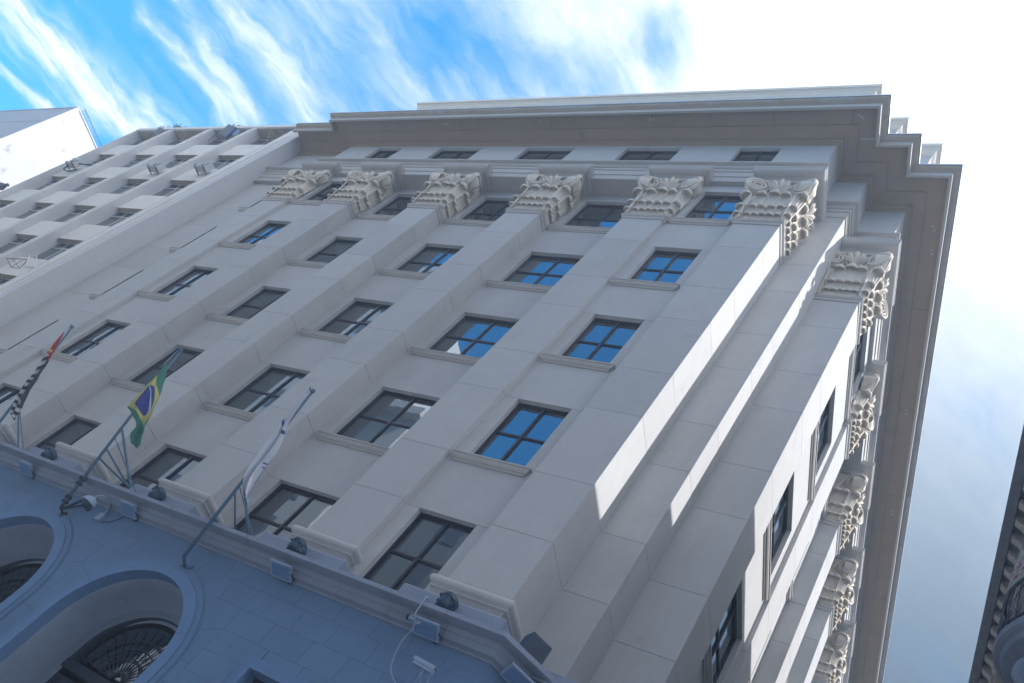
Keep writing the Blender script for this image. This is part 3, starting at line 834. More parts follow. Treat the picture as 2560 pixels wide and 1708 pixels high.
for ci, cx in enumerate(AX[:3]):
    mb = MB(); archring(cx, RO, RB, PY0 - .06, PY0 + .2, mb)
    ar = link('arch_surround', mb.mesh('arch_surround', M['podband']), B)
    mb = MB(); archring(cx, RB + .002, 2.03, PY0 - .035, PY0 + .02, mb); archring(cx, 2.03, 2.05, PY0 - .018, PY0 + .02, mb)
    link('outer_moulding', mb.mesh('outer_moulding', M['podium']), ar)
    # voussoir joints
    for a in (25, 58, 88, 118, 150):
        a = math.radians(a); c, s_ = math.cos(a), math.sin(a)
        m1 = Matrix.Translation((cx, PY0 - .062, ZC)) @ Matrix.Rotation(-a, 4, 'Y')
        link('voussoir_joint', boxmesh(RB - RO, .004, .006, 'joint', 'voussoir_joint'), ar, m1 @ Matrix.Translation((RO, 0, 0)))
    # splayed soffit narrowing inwards with a step
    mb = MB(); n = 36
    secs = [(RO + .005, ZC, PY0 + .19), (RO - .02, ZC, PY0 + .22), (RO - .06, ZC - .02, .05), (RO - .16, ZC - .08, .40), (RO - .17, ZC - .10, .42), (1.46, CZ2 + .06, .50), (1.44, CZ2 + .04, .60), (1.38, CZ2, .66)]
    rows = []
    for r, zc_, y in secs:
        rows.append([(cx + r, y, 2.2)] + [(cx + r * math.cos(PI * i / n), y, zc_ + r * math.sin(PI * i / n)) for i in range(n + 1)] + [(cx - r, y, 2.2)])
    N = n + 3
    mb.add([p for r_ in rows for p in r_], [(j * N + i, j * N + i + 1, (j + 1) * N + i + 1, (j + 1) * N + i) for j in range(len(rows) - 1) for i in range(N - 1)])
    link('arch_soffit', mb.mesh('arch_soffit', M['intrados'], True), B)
    # timber frame ring and fanlight glass
    fan = MB(); archring(cx, 1.27, 1.39, .60, .72, fan, z_low=6.55)
    fan.box(cx - 1.39, cx + 1.39, .58, .74, 6.40, 6.60)
    fl = link('fanlight', fan.mesh('fanlight', M['iron']), B)
    gm = MB(); P_ = arcpts(cx, 1.28, 0, PI, 24); P_ = [(x_, z_ - ZC + CZ2) for x_, z_ in P_]
    gm.prism(P_, .70, .706)
    link('pane', gm.mesh('pane', M['glass']), fl)
    hall = MB(); hall.box(cx - 1.5, cx + 1.5, 1.2, 3.2, 2, 8.4)
    link('hall_ceiling', hall.mesh('hall_ceiling', M['dark']), fl)
    hub = Vector((cx, .66, 6.66))
    sp = MB()
    for k in range(17):
        a = PI * (k + .5) / 17
        d = Vector((math.cos(a), 0, math.sin(a)))
        sp.tube([hub + d * .18, hub + d * 1.28], .012, 5)
        for rr_ in (.52, .98): sp.lathe([(0, -.03), (.026, 0), (0, .03)], 6, Matrix.Translation(hub + d * rr_))
        if k % 2 == 0:
            e = hub + d * 1.03
            n_ = Vector((-d.z, 0, d.x))
            sp.add([e - n_ * .045, e + d * .17, e + n_ * .045, e - d * .06], [(0, 1, 2, 3)])
    for r_ in (.18, .50, .54, .78, .96, 1.0):
        sp.tube([hub + Vector((r_ * math.cos(PI * i / 30), 0, r_ * math.sin(PI * i / 30))) for i in range(31)], .013 if r_ != .18 else .03, 5)
    for k in range(8):
        a = PI * (k + .5) / 8; d = Vector((math.cos(a), 0, math.sin(a)))
        c0 = hub + d * .65
        sp.tube([c0 + Vector((.06 * math.cos(t_ * .8), 0, .06 * math.sin(t_ * .8))) for t_ in range(9)], .009, 4)
    link('iron_grille', sp.mesh('iron_grille', M['iron']), fl)
    dr = MB()
    dr.box(cx - 1.38, cx + 1.38, .66, .72, 2.2, 6.28)
    for k in range(9):
        xk = cx - 1.2 + k * .3; dr.tube([(xk, .60, 2.3), (xk, .60, 6.2)], .018, 6)
    dr.tube([(cx - 1.3, .60, 5.95), (cx + 1.3, .60, 5.95)], .02, 6)
    link('doorway_screen', dr.mesh('doorway_screen', M['iron']), B)
# chandelier glow behind the right fanlight
for q, (ox, oz, r_) in enumerate(((-.28, .55, .035), (-.05, .35, .05), (.02, .16, .03), (.10, .48, .12), (.32, .62, .10))):
    mm = MB().lathe([(r_ * math.sin(PI * k / 8), -r_ * math.cos(PI * k / 8)) for k in range(9)], 12)
    o = thing('chandelier_bulb', ('small', 'bright', 'tiny', 'wide', 'pale')[q] + ' glowing globe of the chandelier behind the right arched fanlight', 'lamp', (AX[0] - .25 + ox, .92, 6.95 + oz), me=mm.mesh('chandelier_bulb', M['lampdim']))
# podium window with moulded surround
mb = MB()
for e, y in ((0, PY0 - .07), (.09, PY0 - .045), (.16, PY0 - .02)):
    x0_, x1_, z1_ = wx0 - e, wx1 + e, wz1 + e; t = .09 if e < .1 else .07
    mb.box(x0_ - t, x0_, y, PY0 + .02, 3.4, z1_ + t).box(x1_, x1_ + t, y, PY0 + .02, 3.4, z1_ + t).box(x0_, x1_, y, PY0 + .02, z1_, z1_ + t)
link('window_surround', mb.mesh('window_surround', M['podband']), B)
window(FA, wx0, wx1, PY0 + .1, wz1 - 2.6, wz1, sill=False)

# ------------------------------------------------------------------ things fixed to the podium and the terrace
# floodlights under the ledge
def floodlight(x, y, rz, label):
    t = thing('floodlight', label, 'floodlight', (x, y, 9.55), 'floodlights under the stone ledge', rot=(0, 0, rz))
    T = Matrix.Translation((0, -.24, -.05)) @ Matrix.Rotation(math.radians(-22), 4, 'X')
    mb = MB().box(-.27, .27, -.17, .17, -.03, .0, T=T)
    for k in range(12): mb.box(-.26 + k * .046, -.245 + k * .046, -.16, .16, .0, .04, T=T)
    link('housing', mb.mesh('housing', M['white']), t)
    link('lens', MB().box(-.235, .235, -.135, .135, -.036, -.031, T=T).mesh('lens', M['podband']), t)
    b = MB(); b.tube([(.26, -.26, -.06), (.30, -.14, -.07), (.18, -.015, -.09)], .016, 6); b.box(.12, .20, -.02, 0.0, -.12, -.06)
    link('bracket', b.mesh('bracket', M['black']), t)
    return t
floodlight(-13.25, PY0, 0, 'grey floodlight under the ledge, left of the dome camera and furthest left')
floodlight(-8.95, PY0, 0, 'grey floodlight under the ledge just right of the white dome camera')
floodlight(-4.08, PY0, 0, 'grey floodlight under the ledge right of the big arch')
floodlight(-.62, PY0, 0, 'grey floodlight under the ledge above the bullet camera and beside the hanging cable')
floodlight(XC + .32, PY0 + .32, PI / 4, 'grey floodlight on the splayed corner of the podium')
# round spotlights on the ledge
def spotlight(x, y, label, sc=1.0):
    t = thing('spotlight', label, 'spotlight', (x, y, 9.88), 'round black spotlights on the terrace ledge')
    T = Matrix.Translation((0, 0, .30 * sc)) @ Matrix.Rotation(math.radians(-28), 4, 'X')
    mb = MB().lathe([(0, -.17), (.09, -.17), (.12, -.13), (.14, -.05), (.16, .0), (.18, .02), (.18, .11), (.165, .13), (.15, .10), (0, .09)], 16, T @ Matrix.Diagonal((sc, sc, sc, 1)))
    for k in range(8):
        a = 2 * PI * k / 8
        mb.box(.15, .20, -.022, .022, -.02, .05, T=T @ Matrix.Rotation(a, 4, 'Z') @ Matrix.Diagonal((sc, sc, sc, 1)))
    link('lamp_housing', mb.mesh('lamp_housing', M['black']), t)
    y_ = MB(); y_.tube([(-.17 * sc, 0, .32 * sc), (-.17 * sc, 0, .06), (.17 * sc, 0, .06), (.17 * sc, 0, .32 * sc)], .014, 6); y_.lathe([(0, 0), (.1, 0), (.1, .03), (.02, .05), (0, .05)], 12)
    link('yoke', y_.mesh('yoke', M['black']), t)
    return t
spotlight(-13.38, -.52, 'round black spotlight on the ledge below the Brazilian flag, furthest left')
spotlight(-8.87, -.52, 'round black spotlight on the ledge between the two right flagpoles')
spotlight(-4.38, -.52, 'round black spotlight on the ledge right of the white flag')
spotlight(-.70, -.52, 'round black spotlight on the ledge in front of the corner pier base')
spotlight(-4.05, -.66, 'small black spotlight lying close beside a larger one on the ledge', .5)
spotlight(-6.75, -.50, 'small black spotlight behind the struts of the white flag pole', .5)
t = thing('speaker_box', 'dark square speaker box tilted on the ledge at the splayed corner', 'speaker', (1.08, -.32, 9.80), rot=(0, 0, PI / 4))
mb = MB().box(-.20, .20, -.16, .16, .0, .42)
link('cabinet', mb.mesh('cabinet', M['black']), t)
link('grille', MB().box(-.17, .17, -.168, -.161, .04, .38).mesh('grille', M['iron']), t)
# bullet camera
t = thing('bullet_camera', 'white bullet security camera on the podium wall below the hanging cable', 'camera', (-.02, PY0, 8.42))
T = Matrix.Translation((-.08, -.36, .36)) @ Matrix.Rotation(.1, 4, 'Y')
mb = MB().box(-.21, .18, -.055, .055, -.055, .05, T=T)
link('body', mb.mesh('body', M['white']), t)
link('sunshield', MB().box(-.24, .20, -.065, .065, .056, .072, T=T).box(-.24, .20, -.066, -.060, .0, .056, T=T).mesh('sunshield', M['white']), t)
link('lens', MB().lathe([(0, 0), (.04, 0), (.045, -.02)], 14, T @ Matrix.Translation((-.212, 0, 0)) @ Matrix.Rotation(PI / 2, 4, 'Y')).mesh('lens', M['black']), t)
mb = MB().tube([(-.06, -.36, .30), (-.06, -.34, .18), (-.04, -.15, .08), (-.04, 0, .06)], .022, 8).box(-.10, .02, -.03, 0, -.02, .14)
mb.tube([(.06, -.36, .30), (.10, -.30, .16), (.03, -.18, .10), (-.02, -.02, .05)], .008, 5)
link('arm', mb.mesh('arm', M['white']), t)
# dome camera on a gooseneck
t = thing('dome_camera', 'white dome security camera hanging from a gooseneck arm above the left arch', 'camera', (-9.72, PY0, 9.2))
D_ = Vector((-.12, -.46, -.03))
mb = MB().lathe([(0, .16), (.03, .16), (.05, .13), (.12, .10), (.165, .04), (.175, -.02), (.185, -.03), (.185, -.045), (.15, -.05)], 22, Matrix.Translation(D_))
link('housing', mb.mesh('housing', M['white'], True), t)
link('dome', MB().lathe([(.12, -.045), (.12, -.08), (.09, -.13), (.05, -.155), (0, -.165)], 18, Matrix.Translation(D_)).mesh('dome', M['black'], True), t)
pts = [(-.12, -.46, .12), (-.12, -.45, .20), (-.09, -.38, .30), (-.05, -.24, .34), (-.02, -.12, .28), (0, -.05, .14), (0, -.03, .02)]
link('gooseneck', MB().tube(pts, .025, 8).mesh('gooseneck', M['white'], True), t)
link('junction_box', MB().box(-.08, .10, -.09, 0, -.14, .06).mesh('junction_box', M['white']), t)
thing('dome_camera_lead', 'thin dark lead running from the dome camera box up to the ledge', 'cable', (-9.6, PY0 - .012, 9.1), me=MB().tube([(0, 0, 0), (.2, 0, .05), (.35, 0, .2), (.42, 0, .38)], .009, 5).mesh('dome_camera_lead', M['black']))
# hanging cable with a clamp
pts = [(-.86, -.70, 9.93), (-.86, -.86, 9.93), (-.84, -.87, 9.72), (-.83, -.85, 9.55), (-.80, -.70, 9.40), (-.88, -.60, 9.15), (-.84, -.56, 8.85), (-.73, -.52, 8.60), (-.45, -.50, 8.42), (-.10, -.45, 8.30), (.1, -.43, 8.1)]
def smoothpts(p, k=5):
    out = []
    for i in range(len(p) - 1):
        p0, p1, p2, p3 = (Vector(p[max(i - 1, 0)]), Vector(p[i]), Vector(p[i + 1]), Vector(p[min(i + 2, len(p) - 1)]))
        for j in range(k):
            t_ = j / k
            out.append(.5 * ((2 * p1) + (p2 - p0) * t_ + (2 * p0 - 5 * p1 + 4 * p2 - p3) * t_ ** 2 + (3 * p1 - p0 - 3 * p2 + p3) * t_ ** 3))
    return out + [Vector(p[-1])]
t = thing('hanging_cable', 'pale cable looped over the ledge and hanging down the podium wall', 'cable')
link('cable', MB().tube(smoothpts(pts), .014, 6).mesh('cable', M['white'], True), t)
t = thing('small_camera', 'small white camera clamped under the ledge beside the hanging cable', 'camera', (-.92, -.72, 9.52))
link('body', MB().box(-.06, .12, -.05, .04, -.04, .04).mesh('body', M['white']), t)
link('lens', MB().lathe([(0, 0), (.05, 0), (.055, .03), (.05, .05), (0, .05)], 12, Matrix.Translation((-.09, -.02, 0)) @ Matrix.Rotation(PI / 2, 4, 'Y')).mesh('lens', M['black']), t)
link('disc', MB().lathe([(0, 0), (.06, 0), (.06, .02), (0, .02)], 14, Matrix.Translation((.17, -.02, -.02)) @ Matrix.Rotation(PI / 2, 4, 'X')).mesh('disc', M['white']), t)
# dark cable run along the top of the ledge
mb = MB(); pts = []
for k in range(60):
    pts.append((-16 + k * .275, -.74 + .012 * math.sin(k * 1.7), 9.895 + .01 * math.sin(k * 2.3)))
thing('ledge_cable', 'dark cable lying along the top of the stone ledge', 'cable', me=mb.tube(pts, .014, 5).mesh('ledge_cable', M['black']))

# ---- flagpoles and flags ----------------------------------------------------------
def flagpole(lo, hi, label, feet, struts, ornate=False):
    lo, hi = Vector(lo), Vector(hi)
    t = thing('flagpole', label, 'flagpole', lo, 'flagpoles slanting out of the podium')
    L = MB(); d = (hi - lo)
    L.tube([(0, 0, 0), d], [.040, .030], 10)
    link('pole', L.mesh('pole', M['pole'], True), t)
    f = MB(); dn = d.normalized()
    f.lathe([(0, -.02), (.05, -.02), (.05, .05), (.02, .07), (0, .07)], 10, Matrix.Translation(d) @ dn.to_track_quat('Z', 'Y').to_matrix().to_4x4())
    f.tube([d, d + Vector((-.10, -.02, .03)), d + Vector((-.16, -.02, .10))], .022, 6)
    link('finial', f.mesh('finial', M['pole']), t)
    for p in feet:
        p = Vector(p); b = MB(); q = p - lo; s_ = Vector((0, 0, 0)) if (p - lo).length < .6 else d * ((p.z - lo.z) / d.z)
        if ornate:
            b.tube(smoothpts([s_, s_ + Vector((-.02, .10, -.10)), q + Vector((0, -.10, .03)), q]), .03, 7)
            b.lathe([(0, 0), (.11, 0), (.10, .03), (.04, .05), (0, .05)], 14, Matrix.Translation(q) @ Matrix.Rotation(PI / 2, 4, 'X'))
        else:
            b.tube([s_, q + Vector((.0, -.06, 0))], .035, 7)
            b.box(-.16, -.10, -.02, .0, -.10, .10, T=Matrix.Translation(q)); b.box(.10, .16, -.02, .0, -.10, .10, T=Matrix.Translation(q)); b.box(-.14, .14, -.06, -.02, -.03, .03, T=Matrix.Translation(q))
        link('foot', b.mesh('foot', M['iron'] if ornate else M['pole']), t)
    if ornate:
        c = MB()
        for zz_ in (.10, .62):
            c.lathe([(.04, -.10), (.085, -.09), (.085, -.05), (.06, -.03), (.06, .03), (.085, .05), (.085, .09), (.04, .10)], 12, Matrix.Translation(d * (zz_ / d.z)) @ dn.to_track_quat('Z', 'Y').to_matrix().to_4x4())
        link('socket', c.mesh('socket', M['iron']), t)
    for k, (fz, end, rr) in enumerate(struts):
        a = d * ((fz - lo.z) / d.z); b = Vector(end) - lo
        link('strut', MB().tube([a, b], rr, 6).mesh('strut', M['pole']), t)
    return t
P2lo, P2hi = (-10.67, -.74, 8.98), (-11.85, -1.60, 13.97)
P3lo, P3hi = (-6.27, -.74, 8.92), (-6.53, -1.60, 13.53)
P1lo, P1hi = (-15.10, -.74, 8.95), (-17.10, -1.60, 13.98)
flagpole(P1lo, P1hi, 'blue-grey flagpole carrying the black and white striped flag at the left edge', [(-15.1, -.4, 8.9)], [(11.2, (-14.9, -.1, 9.95), .03), (11.2, (-14.5, -.2, 9.95), .015)], False)
flagpole(P2lo, P2hi, 'blue-grey flagpole with ornate iron feet carrying the Brazilian flag', [(-10.84, -.4, 8.87), (-10.59, -.4, 9.44), (-10.35, -.4, 9.30)],
         [(11.25, (-9.75, -.1, 9.95), .035), (10.6, (-10.05, .1, 10.2), .025), (10.95, (-9.25, -.45, 9.93), .016), (10.3, (-9.75, .3, 10.3), .025)], True)
flagpole(P3lo, P3hi, 'blue-grey flagpole with an H-shaped bracket carrying the white flag', [(-6.38, -.4, 8.89)],
         [(10.9, (-5.75, .0, 9.95), .03), (10.75, (-5.35, -.45, 9.93), .016), (10.6, (-6.5, .1, 10.15), .02)], False)

def flagmat(name, fn):
    m = bpy.data.materials.new(name); m.use_nodes = True
    t = m.node_tree; b = t.nodes['Principled BSDF']; q = NT(t)
    b.inputs['Roughness'].default_value = .8
    uv = q.n('ShaderNodeUVMap'); sp_ = q.n('ShaderNodeSeparateXYZ'); t.links.new(uv.outputs[0], sp_.inputs[0])
    c = fn(q, sp_.outputs[0], sp_.outputs[1])
    t.links.new(c, b.inputs['Base Color'])
    tl = q.n('ShaderNodeBsdfTranslucent'); t.links.new(c, tl.inputs[0])
    mx = q.n('ShaderNodeMixShader'); mx.inputs[0].default_value = .35
    t.links.new(b.outputs[0], mx.inputs[1]); t.links.new(tl.outputs[0], mx.inputs[2])
    t.links.new(mx.outputs[0], t.nodes['Material Output'].inputs[0])
    return m
def brazil(q, s, t):
    # s 0..1 across, t 0 top .. 1 bottom ; lozenge and disc measured in the hanging cloth
    ds = q.m('ABSOLUTE', q.m('SUBTRACT', s, q.m('ADD', .56, q.m('MULTIPLY', q.m('SUBTRACT', t, .42), .55))))
    dt = q.m('ABSOLUTE', q.m('SUBTRACT', t, .42))
    loz = q.m('ADD', q.m('DIVIDE', ds, .66), q.m('DIVIDE', dt, .31))
    yel = q.m('LESS_THAN', loz, 1)
    dd = q.m('ADD', q.m('POWER', q.m('DIVIDE', q.m('SUBTRACT', s, .60), .265), 2), q.m('POWER', q.m('DIVIDE', q.m('SUBTRACT', t, .425), .155), 2))
    disc = q.m('LESS_THAN', dd, 1)
    c = q.mix(yel, (.045, .22, .16), (.55, .52, .17))
    c = q.mix(disc, c, (.035, .05, .26))
    # stars
    v = q.n('ShaderNodeTexVoronoi'); v.inputs['Scale'].default_value = 26
    t_ = q.xyz(s, q.m('MULTIPLY', t, 2.6)); q.put(v.inputs['Vector'], t_)
    star = q.m('MULTIPLY', q.m('LESS_THAN', v.outputs[0], .16), q.m('LESS_THAN', dd, .62))
    sel = q.m('GREATER_THAN', q.noise(t_, 7, 1), .52)
    c = q.mix(q.m('MULTIPLY', star, sel), c, (.7, .72, .75))
    # white band with lettering marks
    band = q.m('ABSOLUTE', q.m('SUBTRACT', q.m('SUBTRACT', s, .815), q.m('MULTIPLY', q.m('POWER', q.m('SUBTRACT', t, .47), 2), -9)))
    bm = q.m('MULTIPLY', q.m('MULTIPLY', q.m('LESS_THAN', band, .022), disc), 1.0)
    let = q.m('GREATER_THAN', q.m('SINE', q.m('MULTIPLY', t, 240)), .1)
    bc = q.mix(q.m('MULTIPLY', let, q.m('LESS_THAN', band, .011)), (.55, .60, .62), (.10, .30, .24))
    return q.mix(bm, c, bc)
def saopaulo(q, s, t):
    st_ = q.m('GREATER_THAN', q.m('SINE', q.m('ADD', q.m('MULTIPLY', t, 74), q.m('MULTIPLY', s, 9))), -.05)
    blk_ = q.m('GREATER_THAN', q.noise(q.xyz(q.m('MULTIPLY', s, 4), q.m('MULTIPLY', t, 3)), 2.0, 2), .36)
    c = q.mix(q.m('MULTIPLY', st_, blk_), (.02, .022, .04), (.42, .44, .47))
    right = q.m('GREATER_THAN', s, q.m('ADD', .62, q.m('MULTIPLY', t, .1)))
    c = q.mix(q.m('MULTIPLY', right, q.m('LESS_THAN', t, .8)), c, (.025, .03, .06))
    red = q.m('LESS_THAN', q.m('ADD', t, q.m('MULTIPLY', s, -.13)), .17)
    c = q.mix(red, c, (.45, .03, .04))
    yel = q.m('MULTIPLY', q.m('LESS_THAN', q.m('ABSOLUTE', q.m('SUBTRACT', t, .185)), .016), q.m('LESS_THAN', q.m('ABSOLUTE', q.m('SUBTRACT', s, .4)), .17))
    return q.mix(yel, c, (.55, .42, .08))
def whiteflag(q, s, t):
    c = (.52, .55, .62, 1)
    # chevron V
    a = q.m('ABSOLUTE', q.m('SUBTRACT', q.m('SUBTRACT', t, .345), q.m('MULTIPLY', q.m('ABSOLUTE', q.m('SUBTRACT', s, .80)), -.16)))
    chev = q.m('MULTIPLY', q.m('LESS_THAN', a, .020), 1.0)
    c1 = q.mix(chev, c, (.02, .07, .26))
    a2 = q.m('LESS_THAN', q.m('ABSOLUTE', q.m('SUBTRACT', t, .62)), .03)
    sq = q.m('MULTIPLY', a2, q.m('GREATER_THAN', s, .72))
    let = q.m('GREATER_THAN', q.m('SINE', q.m('ADD', q.m('MULTIPLY', t, 190), q.m('MULTIPLY', s, 30))), .55)
    return q.mix(q.m('MULTIPLY', sq, let), c1, (.04, .10, .34))
def flag(name, label, Lp, Rp, fn, amp=.05, fr=5, ph=0):
    def samp(P, t_):
        q = t_ * (len(P) - 1); i = min(int(q), len(P) - 2); f = q - i
        a, b, c, e = [Vector(P[max(0, min(len(P) - 1, i + k))]) for k in (-1, 0, 1, 2)]
        return .5 * ((2 * b) + (c - a) * f + (2 * a - 5 * b + 4 * c - e) * f * f + (3 * b - a - 3 * c + e) * f ** 3)
    NU, NV = 26, 60
    mb = MB()
    def fn3(u, v):
        a, b = samp(Lp, v), samp(Rp, v); p = a.lerp(b, u)
        k = math.sin(PI * min(1, v * 6) * .5)
        p.y += amp * k * math.sin(u * 2 * PI * (fr * .25) + v * 5 + ph) + .35 * amp * k * math.sin(u * 19 + v * 7) + .02 * mnoise.noise(Vector((u * 3, v * 9, ph)))
        return p
    mb.grid(fn3, NU, NV)
    me = mb.mesh(name, flagmat(name + '_cloth', fn), True)
    uvl = me.uv_layers.new(name='UVMap')
    for lp in me.loops:
        i = lp.vertex_index; uvl.data[lp.index].uv = ((i % (NU + 1)) / NU, (i // (NU + 1)) / NV)
    o = thing('flag', label, 'flag', me=me)
    return o
flag('brazil_cloth', 'green flag with yellow lozenge and starry blue disc hanging from the middle flagpole',
     [(-11.530, -1.750, 13.228), (-11.443, -1.712, 12.909), (-11.356, -1.712, 12.454), (-11.143, -1.712, 12.009), (-10.940, -1.712, 11.525), (-10.746, -1.615, 11.428), (-10.330, -1.518, 11.234), (-10.059, -1.518, 11.050), (-9.943, -1.518, 10.799), (-9.614, -1.518, 10.557)],
     [(-11.588, -1.654, 13.267), (-11.201, -1.615, 12.880), (-10.959, -1.615, 12.589), (-10.640, -1.615, 12.231), (-10.330, -1.615, 11.863), (-10.010, -1.615, 11.534), (-9.846, -1.615, 11.225), (-9.604, -1.615, 10.992), (-9.362, -1.615, 10.750), (-9.091, -1.615, 10.479)], brazil, .06, 4)
flag('state_cloth', 'furled black and white striped flag with a red canton hanging from the left flagpole',
     [(-16.990, -1.663, 13.645), (-16.486, -1.663, 12.899), (-16.060, -1.663, 12.309), (-15.480, -1.663, 11.680), (-15.286, -1.663, 11.341), (-14.879, -1.663, 10.886), (-14.541, -1.663, 10.508), (-14.299, -1.615, 10.218)],
     [(-16.990, -1.615, 13.654), (-16.390, -1.615, 12.977), (-15.789, -1.615, 12.367), (-15.412, -1.615, 11.834), (-14.976, -1.615, 11.302), (-14.589, -1.615, 10.847), (-14.105, -1.615, 10.382), (-13.834, -1.615, 10.053)], saopaulo, .04, 6, 1)
flag('white_cloth', 'furled white flag with a blue chevron hanging from the right flagpole',
     [(-6.555, -1.663, 13.364), (-6.409, -1.663, 12.783), (-6.274, -1.663, 12.289), (-6.129, -1.663, 11.883), (-6.051, -1.663, 11.563), (-5.877, -1.663, 11.089), (-5.761, -1.663, 10.682), (-5.635, -1.615, 10.421), (-5.393, -1.518, 10.218)],
     [(-6.574, -1.615, 13.383), (-6.380, -1.566, 12.754), (-6.216, -1.566, 12.289), (-6.003, -1.566, 11.960), (-5.751, -1.566, 11.496), (-5.645, -1.566, 11.060), (-5.490, -1.566, 10.712), (-5.316, -1.566, 10.353), (-5.161, -1.566, 10.063)], whiteflag, .05, 6, 2)
for nm, a, b in (('Brazilian', P2hi, (-11.569, -1.712, 13.248)), ('striped', P1hi, (-16.990, -1.644, 13.645)), ('white', P3hi, (-6.555, -1.644, 13.383))):
    a = Vector(a) + Vector((-.12, 0, .04)); b = Vector(b)
    thing('halyard', 'thin rope tying the ' + nm + ' flag to the tip of its pole', 'rope', a, me=MB().tube([(0, 0, 0), (b - a) * .5 + Vector((0, 0, -.03)), b - a], .008, 5).mesh('halyard', M['white']))

# ------------------------------------------------------------------ neighbour with vertical fins
N = thing('finned_building', 'pale pebble-dashed neighbour building with vertical concrete fins and aluminium windows', 'building')
NY = -.35
fx = [-31.1 - 3.73 * i for i in range(4)]
FW = [.40, .40, .40, .12]
mb = MB().box(-27.85, -26.46, NY, 1.0, GZ, 35.2)
link('end_fin', mb.mesh('end_fin', M['nbwall']), N)
for a, b, yy in ((-27.60, -27.48, .03), (-27.42, -27.26, .05), (-27.05, -26.95, .02)):
    ibox('rib', a, b, NY - yy, NY - .001, GZ, 35.1, 'nbsmooth', N)
for f, fw in zip(fx, FW):
    o = link('fin', boxmesh(fw, 1.12, 33.59, 'nbwall', 'fin'), N, Matrix.Translation((f - fw, NY, GZ)))
    if fw < .3: continue
    link('fin_cap', boxmesh(.12, .03, 33.2, 'nbsmooth', 'fin_cap'), o, Matrix.Translation((.05, -.031, 0)))
    link('fin_cap', boxmesh(.08, .02, 33.2, 'nbsmooth', 'fin_cap'), o, Matrix.Translation((.28, -.021, 0)))
heads = [21.72 + 3.43 * k - 3.43 * 3 for k in range(7)]
NW = None
def nbwindow(x0, x1, z0, z1):
    global NW
    W_, H_ = x1 - x0, z1 - z0
    if NW is None:
        t = .04; zt = H_ * .70
        mb = MB().box(0, t, 0, .06, 0, H_).box(W_ - t, W_, 0, .06, 0, H_).box(t, W_ - t, 0, .06, 0, t).box(t, W_ - t, 0, .06, H_ - t, H_).box(t, W_ - t, -.01, .06, zt, zt + .07)
        for k in (1, 2):
            mb.box(W_ * k / 3 - .025, W_ * k / 3 + .025, -.01, .06, t, zt)
        for k in range(1, 4): mb.box(W_ * k / 4 - .018, W_ * k / 4 + .018, 0, .06, zt + .07, H_ - t)
        gm = MB().box(t, W_ - t, .028, .034, t, H_ - t).mesh('pane', M['nbglass'])
        im = MB().box(0, W_, .5, .52, 0, H_).mesh('interior', M['dark'])
        NW = (mb.mesh('window', M['nbframe']), gm, im)
    o = link('window', NW[0], N, Matrix.Translation((x0, .22, z0)))
    link('pane', NW[1], o); link('dark_sheet', NW[2], o, Matrix.Translation((0, 0, 0)))  # flat dark sheet standing in for the room behind the panes
for bi in range(4):
    x1 = -27.85 if bi == 0 else fx[bi - 1] - .40
    x0 = fx[bi]
    for k, h in enumerate(heads):
        top = k == len(heads) - 1
        zs_ = h - (1.93)
        if k < 2: continue
        if not top:
            ibox('spandrel', x0, x1, 0, .5, h, h + 1.5, 'nbsmooth', N)
            if bi < 6: nbwindow(x0, x1, h - 1.93, h - .002)
        else:
            if bi < 6: nbwindow(x0, x1, h - 1.93, h - .002)
            ibox('spandrel', x0, x1, 0, .5, h, h + 1.5, 'nbsmooth', N)
    if bi < 6:
        nbwindow(x0, x1, 33.50, 35.43)
ibox('roof_slab', -42.41, -26.46, NY - .02, .6, 35.2, 35.5, 'nbsmooth', N)
ibox('roof_slab_soffit', -42.4, -27.86, NY + .08, .28, 35.16, 35.198, 'nbsoff', N)
for bi in range(4):
    x1 = -27.85 if bi == 0 else fx[bi - 1] - .40
    for h in heads[2:]: ibox('lintel_soffit', fx[bi] + .002, x1 - .002, .002, .21, h - .012, h - .003, 'nbsoff', N)
ibox('body', -42.4, -26.5, .75, 14, GZ, 35.3, 'nbsmooth', N)

def acunit(x, y, z, label, hose=False):
    t = thing('air_conditioner', label, 'air conditioner', (x, y, z), 'air conditioners on the finned building')
    mb = MB().box(-.42, .42, -.16, .16, 0, .55)
    link('casing', mb.mesh('casing', M['acwhite']), t)
    g = MB()
    for r_ in (.10, .18, .24): g.tube([(-.1 + r_ * math.cos(2 * PI * k / 20), -.166, .275 + r_ * math.sin(2 * PI * k / 20)) for k in range(21)], .006, 4, 1)
    g.box(.24, .36, -.166, -.161, .15, .40)
    link('fan_guard', g.mesh('fan_guard', [M['black'], M['nbframe']]), t)
    for sx in (-.3, .3):
        b = MB().box(sx - .02, sx + .02, -.25, .30, -.04, 0).box(sx - .02, sx + .02, -.25, -.21, -.04, .12)
        link('bracket', b.mesh('bracket', M['rust']), t)
    if hose:
        link('hose', MB().tube(smoothpts([(-.2, 0, 0), (-.35, .1, -.3), (.2, .2, -.35), (.55, .2, -.05)]), .035, 7).mesh('hose', M['black'], True), t)
        link('pipe', MB().tube(smoothpts([(.4, 0, .3), (.8, .1, .45), (1.2, .12, .5), (1.5, .2, .45)]), .035, 7).mesh('pipe', M['black'], True), t)
acunit(-29.3, -.32, 29.25, 'white air conditioner on brackets under the right-hand upper window of the finned building')
acunit(-33.1, -.32, 29.15, 'white air conditioner with black angled brackets, second bay of the finned building')
acunit(-41.2, -.35, 29.35, 'white air conditioner with a black hose on the leftmost upper bay', True)
def bracket(pts_list, loc, label, m='rust', r=.018):
    mb = MB()
    for p in pts_list: mb.tube(p, r, 5)
    return thing('empty_bracket', label, 'bracket', loc, 'empty wall brackets', me=mb.mesh('empty_bracket', M[m]))
